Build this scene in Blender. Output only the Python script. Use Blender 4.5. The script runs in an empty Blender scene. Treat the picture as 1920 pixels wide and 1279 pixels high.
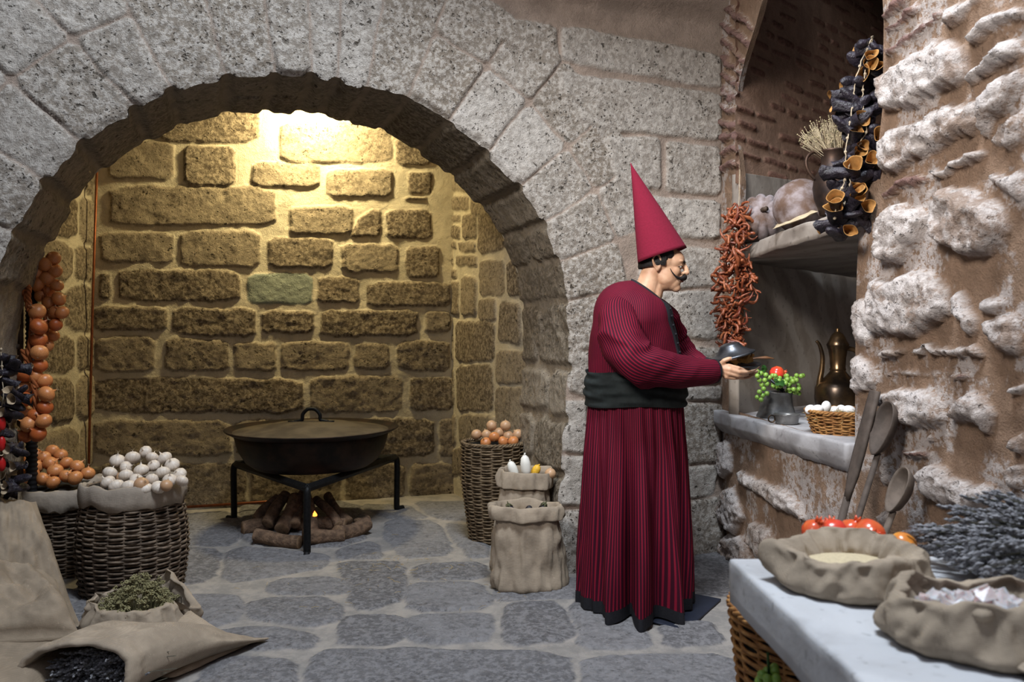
import bpy, bmesh, math, random
import numpy as np
from mathutils import Vector, Matrix

random.seed(7); RNG = np.random.default_rng(7)
C = bpy.context.scene.collection
PI = math.pi
F = 1500.0          # focal length in pixels of a 1920 wide frame
CAMZ, HOR = 1.35, 620.0

# ------------------------------------------------------------------ camera, light, exposure
cd = bpy.data.cameras.new('camera'); cam = bpy.data.objects.new('camera', cd); C.objects.link(cam)
cd.sensor_width = 36; cd.lens = 36 * F / 1920; cd.shift_y = -(639.5 - HOR) / 1920
cd.dof.use_dof = True; cd.dof.focus_distance = 4.0; cd.dof.aperture_fstop = 3.6
cam.location = (0, 0, CAMZ); cam.rotation_euler = (PI / 2, 0, 0)
sc = bpy.context.scene; sc.camera = cam
sc.view_settings.view_transform = 'Standard'; sc.view_settings.look = 'None'
sc.view_settings.exposure = -0.12; sc.view_settings.gamma = 1; sc.view_settings.use_curve_mapping = False
sc.cycles.max_bounces = 6; sc.cycles.diffuse_bounces = 3; sc.cycles.glossy_bounces = 3; sc.cycles.transmission_bounces = 2
w = bpy.data.worlds.new('world'); sc.world = w; w.use_nodes = True
w.node_tree.nodes['Background'].inputs[0].default_value = (0.66, 0.72, 0.88, 1)
w.node_tree.nodes['Background'].inputs[1].default_value = 0.58

def area(name, loc, target, size, energy, color, size_y=None, spread=None):
    l = bpy.data.lights.new(name, 'AREA'); l.energy = energy; l.color = color; l.size = size
    if size_y: l.shape = 'RECTANGLE'; l.size_y = size_y
    if spread: l.spread = spread
    o = bpy.data.objects.new(name, l); C.objects.link(o); o.location = loc
    o.rotation_euler = (Vector(target) - Vector(loc)).to_track_quat('-Z', 'Y').to_euler()
    return o
area('skylight', (0.15, 1.9, 5.7), (0.5, 3.8, 0.9), 1.3, 330, (0.83, 0.91, 1.0), 1.0)
area('niche_fill_light', (-1.4, 0.3, 3.6), (1.75, 4.7, 1.55), 0.9, 32, (1.0, 0.95, 0.90), 0.9, 0.95)  # added fill light aimed at the niche to brighten it, no visible source
area('chimney_lamp', (-1.42, 5.93, 3.28), (-1.62, 6.32, 2.5), 0.3, 52, (1.0, 0.81, 0.42), 0.15, 2.6)
area('hearth_fill_light', (-1.10, 5.0, 3.6), (-1.3, 6.2, 1.2), 0.3, 3, (1.0, 0.76, 0.38))  # weak added warm fill in the hearth, beside the chimney lamp

# ------------------------------------------------------------------ helpers: picture to place
def P(px, py, Y):
    return Vector(((px - 960) / F * Y, Y, CAMZ + (HOR - py) / F * Y))
def PF(px, py, z=0.0):
    return P(px, py, (CAMZ - z) * F / (py - HOR))

def _hash(ix, iy, iz):
    h = (ix.astype(np.int64) * 374761393 + iy.astype(np.int64) * 668265263 + iz.astype(np.int64) * 2147483647) & 0xffffffff
    h = ((h ^ (h >> 13)) * 1274126177) & 0xffffffff
    return ((h ^ (h >> 16)) & 0xffff) / 65535.0 * 2 - 1
def vnoise(x, y, z):
    fx, fy, fz = np.floor(x), np.floor(y), np.floor(z)
    tx, ty, tz = x - fx, y - fy, z - fz
    tx = tx * tx * (3 - 2 * tx); ty = ty * ty * (3 - 2 * ty); tz = tz * tz * (3 - 2 * tz)
    r = 0
    for i in (0, 1):
        for j in (0, 1):
            for k in (0, 1):
                r = r + _hash(fx + i, fy + j, fz + k) * (tx if i else 1 - tx) * (ty if j else 1 - ty) * (tz if k else 1 - tz)
    return r
def fbm(x, y, z=0.0, s=1.0, o=4, g=0.5):
    x = np.asarray(x, float) * s; y = np.asarray(y, float) * s; z = np.asarray(z, float) * s + x * 0
    a, r, n = 1.0, 0, 0
    for i in range(o):
        r = r + a * vnoise(x + 17.3 * i, y - 9.1 * i, z + 5.7 * i); n += a
        a *= g; x = x * 2.03; y = y * 2.03; z = z * 2.03
    return r / n
def sst(a, b, x):
    t = np.clip((x - a) / (b - a), 0, 1); return t * t * (3 - 2 * t)

# ------------------------------------------------------------------ helpers: meshes
def np_mesh(name, V, Q, smooth=True):
    m = bpy.data.meshes.new(name); V = np.asarray(V, np.float32); Q = np.asarray(Q, np.int32)
    m.vertices.add(len(V)); m.vertices.foreach_set('co', V.ravel())
    m.loops.add(Q.size); m.loops.foreach_set('vertex_index', Q.ravel())
    m.polygons.add(len(Q)); m.polygons.foreach_set('loop_start', np.arange(0, Q.size, Q.shape[1], dtype=np.int32))
    m.update(calc_edges=True)
    if smooth: m.polygons.foreach_set('use_smooth', np.ones(len(Q), bool))
    return m
def attr(m, name, vals):
    a = m.attributes.new(name, 'FLOAT', 'POINT'); a.data.foreach_set('value', np.asarray(vals, np.float32).ravel())

def tag(o, label=None, cat=None, group=None, kind=None):
    if label: o['label'] = label
    if cat: o['category'] = cat
    if group: o['group'] = group
    if kind: o['kind'] = kind
    return o
def empty(name, loc=(0, 0, 0), rz=0.0, **k):
    o = bpy.data.objects.new(name, None); C.objects.link(o); o.location = loc; o.rotation_euler = (0, 0, rz)
    o.empty_display_size = 0.05
    return tag(o, **k)
def link(name, mesh, mats, parent=None):
    o = bpy.data.objects.new(name, mesh); C.objects.link(o)
    for m in (mats if isinstance(mats, (list, tuple)) else [mats]): mesh.materials.append(m)
    if parent: o.parent = parent
    return o
def copy_tree(o, parent=None):
    c = o.copy(); C.objects.link(c); c.parent = parent
    for ch in list(o.children): copy_tree(ch, c)
    return c

class MB:
    """collects vertices and faces of one mesh"""
    def __init__(s): s.v = []; s.f = []; s.m = []; s.a = []; s.sharp = False
    def add(s, V, Fs, mat=0, a=None):
        b = len(s.v); s.v += [tuple(map(float, p)) for p in V]
        s.f += [tuple(i + b for i in f) for f in Fs]; s.m += [mat] * len(Fs)
        s.a += list(a) if a is not None else [0.0] * len(V)
        return s
    def rings(s, R, closed=True, cap=(False, False), mat=0, a=None):
        n = len(R[0]); V = [p for r in R for p in r]; Fs = []
        for i in range(len(R) - 1):
            for j in range(n if closed else n - 1):
                k = (j + 1) % n
                Fs.append((i * n + j, i * n + k, (i + 1) * n + k, (i + 1) * n + j))
        if cap[0]: Fs.append(tuple(range(n - 1, -1, -1)))
        if cap[1]: Fs.append(tuple(range((len(R) - 1) * n, len(R) * n)))
        return s.add(V, Fs, mat, a)
    def lathe(s, prof, n=32, c=(0, 0, 0), mod=None, mat=0, cap=(False, False), mtx=None):
        R = []
        for i, (r, z) in enumerate(prof):
            ring = []
            for j in range(n):
                ph = 2 * PI * j / n; rr = r * (mod(ph, i / max(1, len(prof) - 1)) if mod else 1)
                v = Vector((rr * math.cos(ph), rr * math.sin(ph), z))
                if mtx: v = mtx @ v
                ring.append(v + Vector(c))
            R.append(ring)
        return s.rings(R, True, cap, mat)
    def tube(s, pts, rad, n=8, mat=0, cap=True, closed=False, flat=1.0):
        pts = [Vector(p) for p in pts]; N = len(pts)
        if not hasattr(rad, '__len__'): rad = [rad] * N
        R = []; up = None
        for i, p in enumerate(pts):
            if closed: t = pts[(i + 1) % N] - pts[i - 1]
            else: t = pts[min(i + 1, N - 1)] - pts[max(i - 1, 0)]
            t = t.normalized() if t.length > 1e-9 else Vector((0, 0, 1))
            if up is None: up = Vector((0, 0, 1)) if abs(t.z) < 0.9 else Vector((1, 0, 0))
            x = t.cross(up)
            x = x.normalized() if x.length > 1e-6 else t.orthogonal().normalized()
            up = x.cross(t).normalized()
            R.append([p + (x * math.cos(2 * PI * j / n) + up * math.sin(2 * PI * j / n) * flat) * rad[i] for j in range(n)])
        if closed: R.append(R[0]); cap = False
        return s.rings(R, True, (cap, cap), mat)
    def ball(s, c, r, n=16, m=10, mat=0, mtx=None):
        rx, ry, rz = r if hasattr(r, '__len__') else (r, r, r)
        R = []
        for i in range(m + 1):
            th = PI * (i + 0.02) / (m + 0.04) - PI / 2
            ring = []
            for j in range(n):
                ph = 2 * PI * j / n
                v = Vector((rx * math.cos(th) * math.cos(ph), ry * math.cos(th) * math.sin(ph), rz * math.sin(th)))
                if mtx: v = mtx @ v
                ring.append(v + Vector(c))
            R.append(ring)
        return s.rings(R, True, (True, True), mat)
    def box(s, c, h, mtx=None, mat=0):
        V = []
        for x in (-1, 1):
            for y in (-1, 1):
                for z in (-1, 1):
                    v = Vector((x * h[0], y * h[1], z * h[2]))
                    if mtx: v = mtx @ v
                    V.append(v + Vector(c))
        return s.add(V, [(0, 1, 3, 2), (4, 6, 7, 5), (0, 4, 5, 1), (2, 3, 7, 6), (0, 2, 6, 4), (1, 5, 7, 3)], mat)
    def mesh(s, name, smooth=True, att=None):
        m = bpy.data.meshes.new(name); m.from_pydata(s.v, [], s.f); m.update()
        m.polygons.foreach_set('material_index', s.m)
        if smooth: m.polygons.foreach_set('use_smooth', [True] * len(s.f))
        if att: attr(m, att, s.a)
        return m
    def build(s, name, mats, parent=None, smooth=True, att=None, bevel=0, sub=0):
        o = link(name, s.mesh(name, smooth, att), mats, parent)
        if bevel:
            b = o.modifiers.new('b', 'BEVEL'); b.width = bevel; b.segments = 3; b.limit_method = 'ANGLE'; b.angle_limit = 0.7
        if sub:
            d = o.modifiers.new('s', 'SUBSURF'); d.levels = sub; d.render_levels = sub
        return o
def recenter(o):
    """moves a top-level mesh's origin to the middle of its base"""
    m = o.data; n = len(m.vertices); a = np.empty(n * 3, np.float32); m.vertices.foreach_get('co', a); a = a.reshape(-1, 3)
    c = (a.min(0) + a.max(0)) / 2; c[2] = a[:, 2].min(); m.vertices.foreach_set('co', (a - c).ravel()); m.update()
    o.location = Vector([float(x) for x in c]) + o.location
    return o
def smooth_path(pts, k=4):
    pts = [np.array(p, float) for p in pts]; out = []
    for i in range(len(pts) - 1):
        p0 = pts[max(i - 1, 0)]; p1 = pts[i]; p2 = pts[i + 1]; p3 = pts[min(i + 2, len(pts) - 1)]
        for j in range(k):
            t = j / k
            out.append(0.5 * (2 * p1 + (p2 - p0) * t + (2 * p0 - 5 * p1 + 4 * p2 - p3) * t * t + (3 * p1 - p0 - 3 * p2 + p3) * t ** 3))
    out.append(pts[-1]); return out

# ------------------------------------------------------------------ materials
class NT:
    def __init__(s, name):
        s.m = bpy.data.materials.new(name); s.m.use_nodes = True; s.t = s.m.node_tree
        s.b = s.t.nodes['Principled BSDF']; s.co = s.n('ShaderNodeTexCoord').outputs['Object']
    def n(s, typ, **k):
        x = s.t.nodes.new(typ)
        for a, v in k.items(): setattr(x, a, v)
        return x
    def put(s, sock, v):
        if hasattr(v, 'is_linked') or hasattr(v, 'links'): s.t.links.new(v, sock)
        elif hasattr(v, '__len__') and len(v) == 3 and sock.type == 'RGBA': sock.default_value = (*v, 1)
        else: sock.default_value = v
    def noise(s, scale, detail=4, rough=0.55, co=None, dist=0.0):
        x = s.n('ShaderNodeTexNoise'); s.put(x.inputs['Vector'], co or s.co)
        x.inputs['Scale'].default_value = scale; x.inputs['Detail'].default_value = detail
        x.inputs['Roughness'].default_value = rough; x.inputs['Distortion'].default_value = dist
        return x.outputs['Fac']
    def voro(s, scale, co=None, feature='F1', wob=0.0):
        if wob:
            nz = s.n('ShaderNodeTexNoise'); s.put(nz.inputs['Vector'], s.co); nz.inputs['Scale'].default_value = scale * 1.3; nz.inputs['Detail'].default_value = 3
            v = s.n('ShaderNodeVectorMath', operation='MULTIPLY_ADD'); s.put(v.inputs[0], nz.outputs['Color']); v.inputs[1].default_value = (wob,) * 3; s.put(v.inputs[2], s.co); co = v.outputs[0]
        x = s.n('ShaderNodeTexVoronoi', feature=feature); s.put(x.inputs['Vector'], co or s.co); x.inputs['Scale'].default_value = scale
        return x.outputs['Distance']
    def mapped(s, scale, rot=(0, 0, 0)):
        x = s.n('ShaderNodeMapping'); s.put(x.inputs['Vector'], s.co); x.inputs['Scale'].default_value = scale; x.inputs['Rotation'].default_value = rot
        return x.outputs[0]
    def rng(s, v, a, b, c=0.0, d=1.0):
        x = s.n('ShaderNodeMapRange', interpolation_type='SMOOTHSTEP'); s.put(x.inputs[0], v)
        for i, q in enumerate((a, b, c, d)): x.inputs[i + 1].default_value = q
        return x.outputs[0]
    def math(s, op, a, b=0.0):
        x = s.n('ShaderNodeMath', operation=op); s.put(x.inputs[0], a); s.put(x.inputs[1], b); return x.outputs[0]
    def mix(s, f, a, b, mode='MIX'):
        x = s.n('ShaderNodeMix', data_type='RGBA', blend_type=mode); s.put(x.inputs[0], f); s.put(x.inputs[6], a); s.put(x.inputs[7], b)
        return x.outputs[2]
    def attr(s, name):
        return s.n('ShaderNodeAttribute', attribute_name=name).outputs['Fac']
    def rand(s): return s.n('ShaderNodeObjectInfo').outputs['Random']
    def bump(s, h, strength=0.4, dist=0.01, prev=None):
        x = s.n('ShaderNodeBump'); s.put(x.inputs['Height'], h); x.inputs['Strength'].default_value = strength; x.inputs['Distance'].default_value = dist
        if prev: s.put(x.inputs['Normal'], prev)
        return x.outputs[0]
    def out(s, color=None, rough=0.9, metal=0.0, normal=None, spec=0.3, **k):
        if color is not None: s.put(s.b.inputs['Base Color'], color)
        s.put(s.b.inputs['Roughness'], rough); s.put(s.b.inputs['Metallic'], metal)
        s.b.inputs['Specular IOR Level'].default_value = spec
        if normal: s.put(s.b.inputs['Normal'], normal)
        for a, v in k.items(): s.put(s.b.inputs[a.replace('_', ' ')], v)
        return s.m

def stone_mat(name, mortar, light, dark, pit, pit_amt=0.5, bump=0.5, fine=140, special=None, sm=1.0, lime=0.0, mvar=0.6, mdark=None, holes=0.0):
    t = NT(name); st = t.attr('stone'); ti = t.attr('tint')
    n1 = t.noise(5, 5, 0.6); n2 = t.noise(38, 5, 0.7); n3 = t.noise(fine, 4, 0.7)
    base = t.mix(t.rng(ti, 0, 1), dark, light)
    base = t.mix(t.rng(n1, 0.38, 0.66), base, t.mix(0.55, base, dark))
    base = t.mix(t.rng(n2, 0.42, 0.60, 0, 0.75), base, tuple(min(1, c * 1.25) for c in light)); n4 = t.noise(17, 5, 0.75); base = t.mix(t.rng(n4, 0.52, 0.68, 0, 0.6), base, tuple(c * 0.6 for c in dark))
    v = t.voro(44, wob=0.035); msk = t.rng(t.noise(11, 4, 0.7), 0.46, 0.58)
    pm = t.math('MULTIPLY', t.rng(v, 0.30, 0.14), msk)
    v2 = t.voro(17, wob=0.09); pm2 = t.math('MULTIPLY', t.rng(v2, 0.26, 0.12), t.rng(t.noise(4, 3, 0.6), 0.5, 0.62))
    pm = t.math('MAXIMUM', pm, pm2)
    base = t.mix(t.math('MULTIPLY', pm, pit_amt), base, pit)
    if special: base = t.mix(t.rng(ti, 1.5, 1.6), base, special)
    mo = t.mix(t.rng(t.noise(7, 6, 0.7), 0.38, 0.62, 0, mvar), mortar, mdark or tuple(c * 0.6 for c in mortar))
    if holes: st = t.math('MULTIPLY', st, t.math('SUBTRACT', 1.0, t.math('MULTIPLY', t.rng(t.noise(7, 6, 0.7), 0.50, 0.60), holes)))
    if lime:
        lm = t.math('MULTIPLY', t.rng(t.noise(3.2, 5, 0.65), 0.5, 0.56), t.rng(n2, 0.42, 0.5)); mo = t.mix(t.math('MULTIPLY', lm, lime), mo, light)
    col = t.mix(st, mo, base)
    h = t.math('ADD', t.math('MULTIPLY', n2, 0.9), t.math('MULTIPLY', n3, 0.5 * sm))
    h = t.math('SUBTRACT', h, t.math('MULTIPLY', t.math('MULTIPLY', pm, st), 0.8))
    return t.out(col, 0.93, normal=t.bump(h, bump, 0.012), spec=0.15)

M_FRONT = stone_mat('arch_stone', (0.37, 0.29, 0.235), (0.43, 0.395, 0.355), (0.22, 0.183, 0.145), (0.045, 0.036, 0.026), 0.85, 1.0)
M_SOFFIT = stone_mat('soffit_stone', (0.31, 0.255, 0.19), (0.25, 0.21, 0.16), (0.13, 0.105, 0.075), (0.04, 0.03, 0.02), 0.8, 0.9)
M_BACK = stone_mat('hearth_stone', (0.66, 0.585, 0.44), (0.33, 0.275, 0.20), (0.13, 0.10, 0.07), (0.04, 0.028, 0.018), 0.85, 0.9, mvar=0.45, special=(0.27, 0.30, 0.25))
M_RIGHT = stone_mat('rubble_stone', (0.30, 0.198, 0.135), (0.52, 0.475, 0.455), (0.30, 0.235, 0.195), (0.13, 0.10, 0.08), 0.35, 1.0, special=(0.20, 0.12, 0.105), lime=0.7, holes=0.7)
M_FLOOR = stone_mat('floor_stone', (0.35, 0.32, 0.29), (0.20, 0.195, 0.20), (0.12, 0.115, 0.118), (0.06, 0.055, 0.05), 0.45, 0.55, fine=90, mvar=0.8, mdark=(0.22, 0.21, 0.20))
M_BRICK = stone_mat('brick_niche', (0.33, 0.21, 0.15), (0.22, 0.12, 0.09), (0.14, 0.075, 0.055), (0.06, 0.035, 0.03), 0.3, 0.6)

def simple(name, col, rough=0.7, metal=0.0, var=0.25, nscale=20, bump=0.2, col2=None, spec=0.3, dist=0.004, **k):
    t = NT(name); n = t.noise(nscale, 5, 0.6); c2 = col2 or tuple(c * (1 - var) for c in col)
    return t.out(t.mix(t.rng(n, 0.35, 0.65), c2, col), rough, metal, t.bump(n, bump, dist), spec, **k)

def burlap(name, col):
    t = NT(name); n = t.noise(9, 4, 0.6)
    w1 = t.n('ShaderNodeTexWave', wave_type='BANDS', bands_direction='X'); w2 = t.n('ShaderNodeTexWave', wave_type='BANDS', bands_direction='Z')
    uv = t.n('ShaderNodeUVMap').outputs[0] if False else t.co
    for w_ in (w1, w2):
        t.put(w_.inputs['Vector'], uv); w_.inputs['Scale'].default_value = 95; w_.inputs['Distortion'].default_value = 1.5; w_.inputs['Detail'].default_value = 2
    h = t.math('ADD', w1.outputs['Fac'], w2.outputs['Fac'])
    c = t.mix(t.rng(n, 0.3, 0.7), tuple(x * 0.72 for x in col), col)
    c = t.mix(t.rng(h, 0.3, 1.2, 0.22, 0.0), c, tuple(x * 0.35 for x in col))
    c = t.mix(t.rng(t.noise(60, 3, 0.7), 0.62, 0.72, 0, 0.4), c, tuple(min(1, x * 1.3) for x in col))
    return t.out(c, 0.95, normal=t.bump(h, 0.22, 0.003, t.bump(n, 0.3, 0.02)), spec=0.1)
M_BURLAP = burlap('burlap', (0.42, 0.34, 0.255))
M_BURLAP_G = burlap('grey_burlap', (0.33, 0.262, 0.19))
M_LINER = burlap('liner_cloth', (0.40, 0.335, 0.27))
def wicker(name, a, b):
    t = NT(name); n = t.noise(25, 4, 0.6); g = t.noise(1, 4, 0.6, co=t.mapped((30, 30, 220)))
    c = t.mix(t.rng(n, 0.35, 0.65), a, b); c = t.mix(t.rng(g, 0.4, 0.6, 0, 0.35), c, tuple(x * 0.4 for x in b))
    return t.out(c, 0.7, normal=t.bump(g, 0.3, 0.003), spec=0.3)
M_WICK = wicker('dark_wicker', (0.23, 0.17, 0.12), (0.085, 0.06, 0.042))
M_WICK_B = wicker('brown_wicker', (0.24, 0.17, 0.10), (0.10, 0.065, 0.035))
M_WICK_Y = wicker('golden_wicker', (0.52, 0.27, 0.09), (0.27, 0.115, 0.035))
M_DARK = simple('basket_shade', (0.02, 0.017, 0.013), 1.0)  # near-black colour standing in for shade inside the baskets
M_IRON = simple('black_iron', (0.018, 0.018, 0.019), 0.55, 0.6, 0.4, 60, 0.4)
M_POT = simple('sooty_copper', (0.045, 0.028, 0.02), 0.55, 0.65, 0.6, 7, 0.3, (0.018, 0.015, 0.013))
M_LID = simple('dusty_lid', (0.10, 0.078, 0.05), 0.8, 0.3, 0.5, 6, 0.3, (0.055, 0.042, 0.028))
M_BARK = simple('log_bark', (0.21, 0.13, 0.08), 0.95, 0, 0.6, 22, 1.0, (0.10, 0.062, 0.04), dist=0.02)
M_CUT = simple('log_cut', (0.30, 0.19, 0.11), 0.9, 0, 0.4, 30, 0.4)
M_COPPER = simple('copper_pipe', (0.30, 0.10, 0.045), 0.5, 0.8, 0.3, 30, 0.1)
M_BLACKPIPE = simple('black_hose', (0.015, 0.015, 0.017), 0.6, 0.1)
M_DKWOOD = simple('dark_wood', (0.075, 0.05, 0.035), 0.7, 0, 0.4)
def skin_veg(name, a, b, lines=26, rough=0.35, c3=None):
    t = NT(name); sep = t.n('ShaderNodeSeparateXYZ'); t.put(sep.inputs[0], t.co)
    an = t.math('ARCTAN2', sep.outputs[1], sep.outputs[0]); ln = t.math('SINE', t.math('MULTIPLY', t.math('ADD', an, t.math('MULTIPLY', t.noise(20, 3), 0.5)), lines))
    c = t.mix(t.rng(t.noise(22, 4), 0.35, 0.65), a, b); c = t.mix(t.rng(t.rand(), 0, 1, 0, 0.45), c, b)
    c = t.mix(t.rng(ln, 0.7, 1.0, 0, 0.35), c, tuple(x * 0.5 for x in b))
    return t.out(c, rough, normal=t.bump(ln, 0.12, 0.001), spec=0.5)
M_ONION = skin_veg('onion_skin', (0.74, 0.34, 0.13), (0.48, 0.155, 0.045))
M_ONION_R = skin_veg('dark_onion_skin', (0.55, 0.15, 0.035), (0.36, 0.075, 0.02))
M_ONION_P = skin_veg('pale_onion_skin', (0.62, 0.40, 0.24), (0.48, 0.27, 0.14))
M_GARLIC = skin_veg('garlic_skin', (0.82, 0.74, 0.64), (0.66, 0.55, 0.45), 14, 0.45)
M_STALK = simple('dry_stalk', (0.50, 0.40, 0.26), 0.9)
M_BRAID = simple('onion_braid', (0.33, 0.10, 0.03), 0.9, nscale=60, bump=0.6)
M_AUB = simple('aubergine_skin', (0.026, 0.020, 0.030), 0.42, 0, 0.6, 38, 1.0, spec=0.45, dist=0.015)
M_AUBIN = simple('aubergine_inside', (0.48, 0.24, 0.07), 0.7, 0, 0.4, 30, 0.4)
M_AUBIN_P = simple('aubergine_inside_pale', (0.50, 0.38, 0.25), 0.7, 0, 0.4, 30, 0.4)
M_TWINE = simple('twine', (0.42, 0.34, 0.24), 0.95, nscale=80)
def chili_m():
    t = NT('dried_chilli'); c = t.mix(t.rng(t.rand(), 0.1, 0.9), (0.27, 0.075, 0.028), (0.10, 0.014, 0.010))
    c = t.mix(t.rng(t.rand(), 0.6, 1.0, 0, 0.7), c, (0.50, 0.17, 0.06)); n = t.noise(50, 4)
    return t.out(t.mix(t.rng(n, 0.4, 0.7, 0, 0.5), c, (0.10, 0.015, 0.01)), 0.42, normal=t.bump(n, 0.7, 0.004), spec=0.5)
M_CHILI = chili_m()
def cloth(name, a, b):
    t = NT(name); s = t.attr('su'); wv = t.math('SINE', t.math('MULTIPLY', s, 2 * PI))
    c = t.mix(t.rng(wv, -0.1, 0.75), a, b); n = t.noise(300, 2)
    return t.out(t.mix(t.rng(t.noise(6, 3), 0.3, 0.7, 0, 0.25), c, a), 0.75, normal=t.bump(t.math('ADD', wv, n), 0.15, 0.002), spec=0.12)
M_ROBE = cloth('striped_robe', (0.035, 0.004, 0.012), (0.21, 0.008, 0.026))
M_TRIM = simple('black_trim', (0.012, 0.012, 0.016), 0.85, nscale=90)
M_SASH = simple('sash_cloth', (0.014, 0.019, 0.019), 0.85, 0, 0.4, 30, 0.4)
M_FELT = simple('red_felt', (0.17, 0.006, 0.024), 0.95, 0, 0.12, 120, 0.25)
def skin_m():
    t = NT('skin'); n = t.noise(18, 4)
    return t.out(t.mix(t.rng(n, 0.35, 0.7), (0.50, 0.28, 0.17), (0.60, 0.37, 0.24)), 0.5, normal=t.bump(t.noise(220, 2), 0.08, 0.001), spec=0.4, Subsurface_Weight=0.08)
M_SKIN = skin_m()
M_HAIR = simple('black_hair', (0.010, 0.008, 0.008), 0.55, nscale=150, bump=0.6)
M_EYE = simple('eye_white', (0.62, 0.58, 0.54), 0.2, nscale=5, bump=0)
M_IRIS = simple('iris', (0.02, 0.012, 0.008), 0.1, bump=0)
M_LIP = simple('lip', (0.42, 0.17, 0.14), 0.5, nscale=60, bump=0.1)
M_MAT = simple('dark_floor_plate', (0.028, 0.034, 0.055), 0.55, 0.3, 0.2, 10, 0.05)
M_TIN = simple('tinned_dish', (0.19, 0.20, 0.22), 0.33, 0.9, 0.5, 12, 0.15)
M_TINDK = simple('dark_tin', (0.045, 0.05, 0.055), 0.45, 0.8, 0.4, 20, 0.2)
M_PEWTER = simple('pewter', (0.24, 0.235, 0.23), 0.35, 0.5, 0.5, 10, 0.2)
M_BRASS = simple('old_brass', (0.22, 0.135, 0.065), 0.3, 0.9, 0.6, 7, 0.2, (0.06, 0.045, 0.035))
M_JUG = simple('jug_copper', (0.085, 0.05, 0.035), 0.5, 0.7, 0.5, 7, 0.2, (0.03, 0.022, 0.02))
M_BREAD = simple('golden_bread', (0.62, 0.32, 0.09), 0.6, 0, 0.3, 40, 0.2)
M_WOOD = simple('grey_wood', (0.16, 0.125, 0.10), 0.75, 0, 0.4, 14, 0.3)
M_WOOD_D = simple('dark_grey_wood', (0.095, 0.073, 0.06), 0.75, 0, 0.4, 14, 0.3)
M_TANWOOD = simple('tan_wood', (0.42, 0.27, 0.12), 0.7, 0, 0.2, 8, 0.1)
def marble(name, a, b, c):
    t = NT(name); n = t.noise(4, 6, 0.6, dist=1.2); wv = t.n('ShaderNodeTexWave', wave_type='BANDS', bands_direction='DIAGONAL')
    t.put(wv.inputs['Vector'], t.co); wv.inputs['Scale'].default_value = 1.6; wv.inputs['Distortion'].default_value = 6; wv.inputs['Detail'].default_value = 4
    k = t.mix(t.rng(n, 0.35, 0.65), a, b); k = t.mix(t.rng(wv.outputs['Fac'], 0.35, 0.8, 0, 0.6), k, c)
    k = t.mix(t.rng(t.noise(30, 4), 0.6, 0.7, 0, 0.5), k, tuple(x * 0.5 for x in b))
    return t.out(k, 0.6, normal=t.bump(t.noise(25, 5, 0.6), 0.25, 0.008), spec=0.35)
M_MARBLE = marble('pale_marble', (0.50, 0.51, 0.53), (0.40, 0.40, 0.41), (0.60, 0.61, 0.63))
M_SILL = marble('sill_marble', (0.38, 0.37, 0.38), (0.28, 0.26, 0.26), (0.50, 0.49, 0.50))
M_PANEL = marble('niche_marble', (0.44, 0.38, 0.32), (0.33, 0.28, 0.23), (0.55, 0.50, 0.44))
M_SHELF = marble('shelf_stone', (0.30, 0.26, 0.225), (0.20, 0.17, 0.145), (0.36, 0.32, 0.28))
M_PUMP = simple('dusty_pumpkin', (0.30, 0.26, 0.27), 0.7, 0, 0.5, 9, 0.4, (0.11, 0.065, 0.045))
M_HERB = simple('dried_herb', (0.33, 0.30, 0.16), 0.95, 0, 0.5, 60, 0.3, (0.16, 0.14, 0.065))
M_HERBFL = simple('dried_flower', (0.42, 0.35, 0.20), 0.95, 0, 0.5, 60, 0.3)
M_LAV = simple('lavender', (0.29, 0.29, 0.305), 1.0, 0, 0.5, 90, 0.1, (0.15, 0.15, 0.16), spec=0.05)
M_LAVST = simple('lavender_stem', (0.20, 0.20, 0.15), 0.95, 0, 0.4, 60, 0.3)
M_GRAPE = simple('green_grape', (0.26, 0.46, 0.08), 0.25, 0, 0.3, 20, 0, spec=0.5, Subsurface_Weight=0.2)
M_LEAF = simple('leaf', (0.03, 0.10, 0.02), 0.5, 0, 0.4)
M_POME = simple('pomegranate', (0.75, 0.05, 0.03), 0.22, 0, 0.2, 9, 0.05, (0.70, 0.13, 0.035), spec=0.6)
M_POMEY = simple('yellow_pomegranate', (0.75, 0.38, 0.05), 0.25, 0, 0.2, 9, 0.05, (0.72, 0.22, 0.04), spec=0.6)
M_EGG = simple('egg', (0.86, 0.85, 0.84), 0.45, 0, 0.03)
M_STRAW = simple('straw', (0.50, 0.37, 0.17), 0.85, 0, 0.4, 60)
M_MEAL = simple('meal_grain', (0.66, 0.55, 0.36), 0.95, 0, 0.15, 150, 0.7)
M_SALT = simple('salt_crystal', (0.66, 0.62, 0.64), 0.3, 0, 0.3, 30, 0.5, (0.52, 0.43, 0.42), Subsurface_Weight=0.3)
M_RADISH = simple('white_radish', (0.85, 0.83, 0.76), 0.4, 0, 0.06)
M_CORN = simple('yellow_maize', (0.85, 0.50, 0.05), 0.4, 0, 0.2, 60, 0.4)
M_RED = simple('red_pepper', (0.45, 0.015, 0.015), 0.3)
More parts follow.
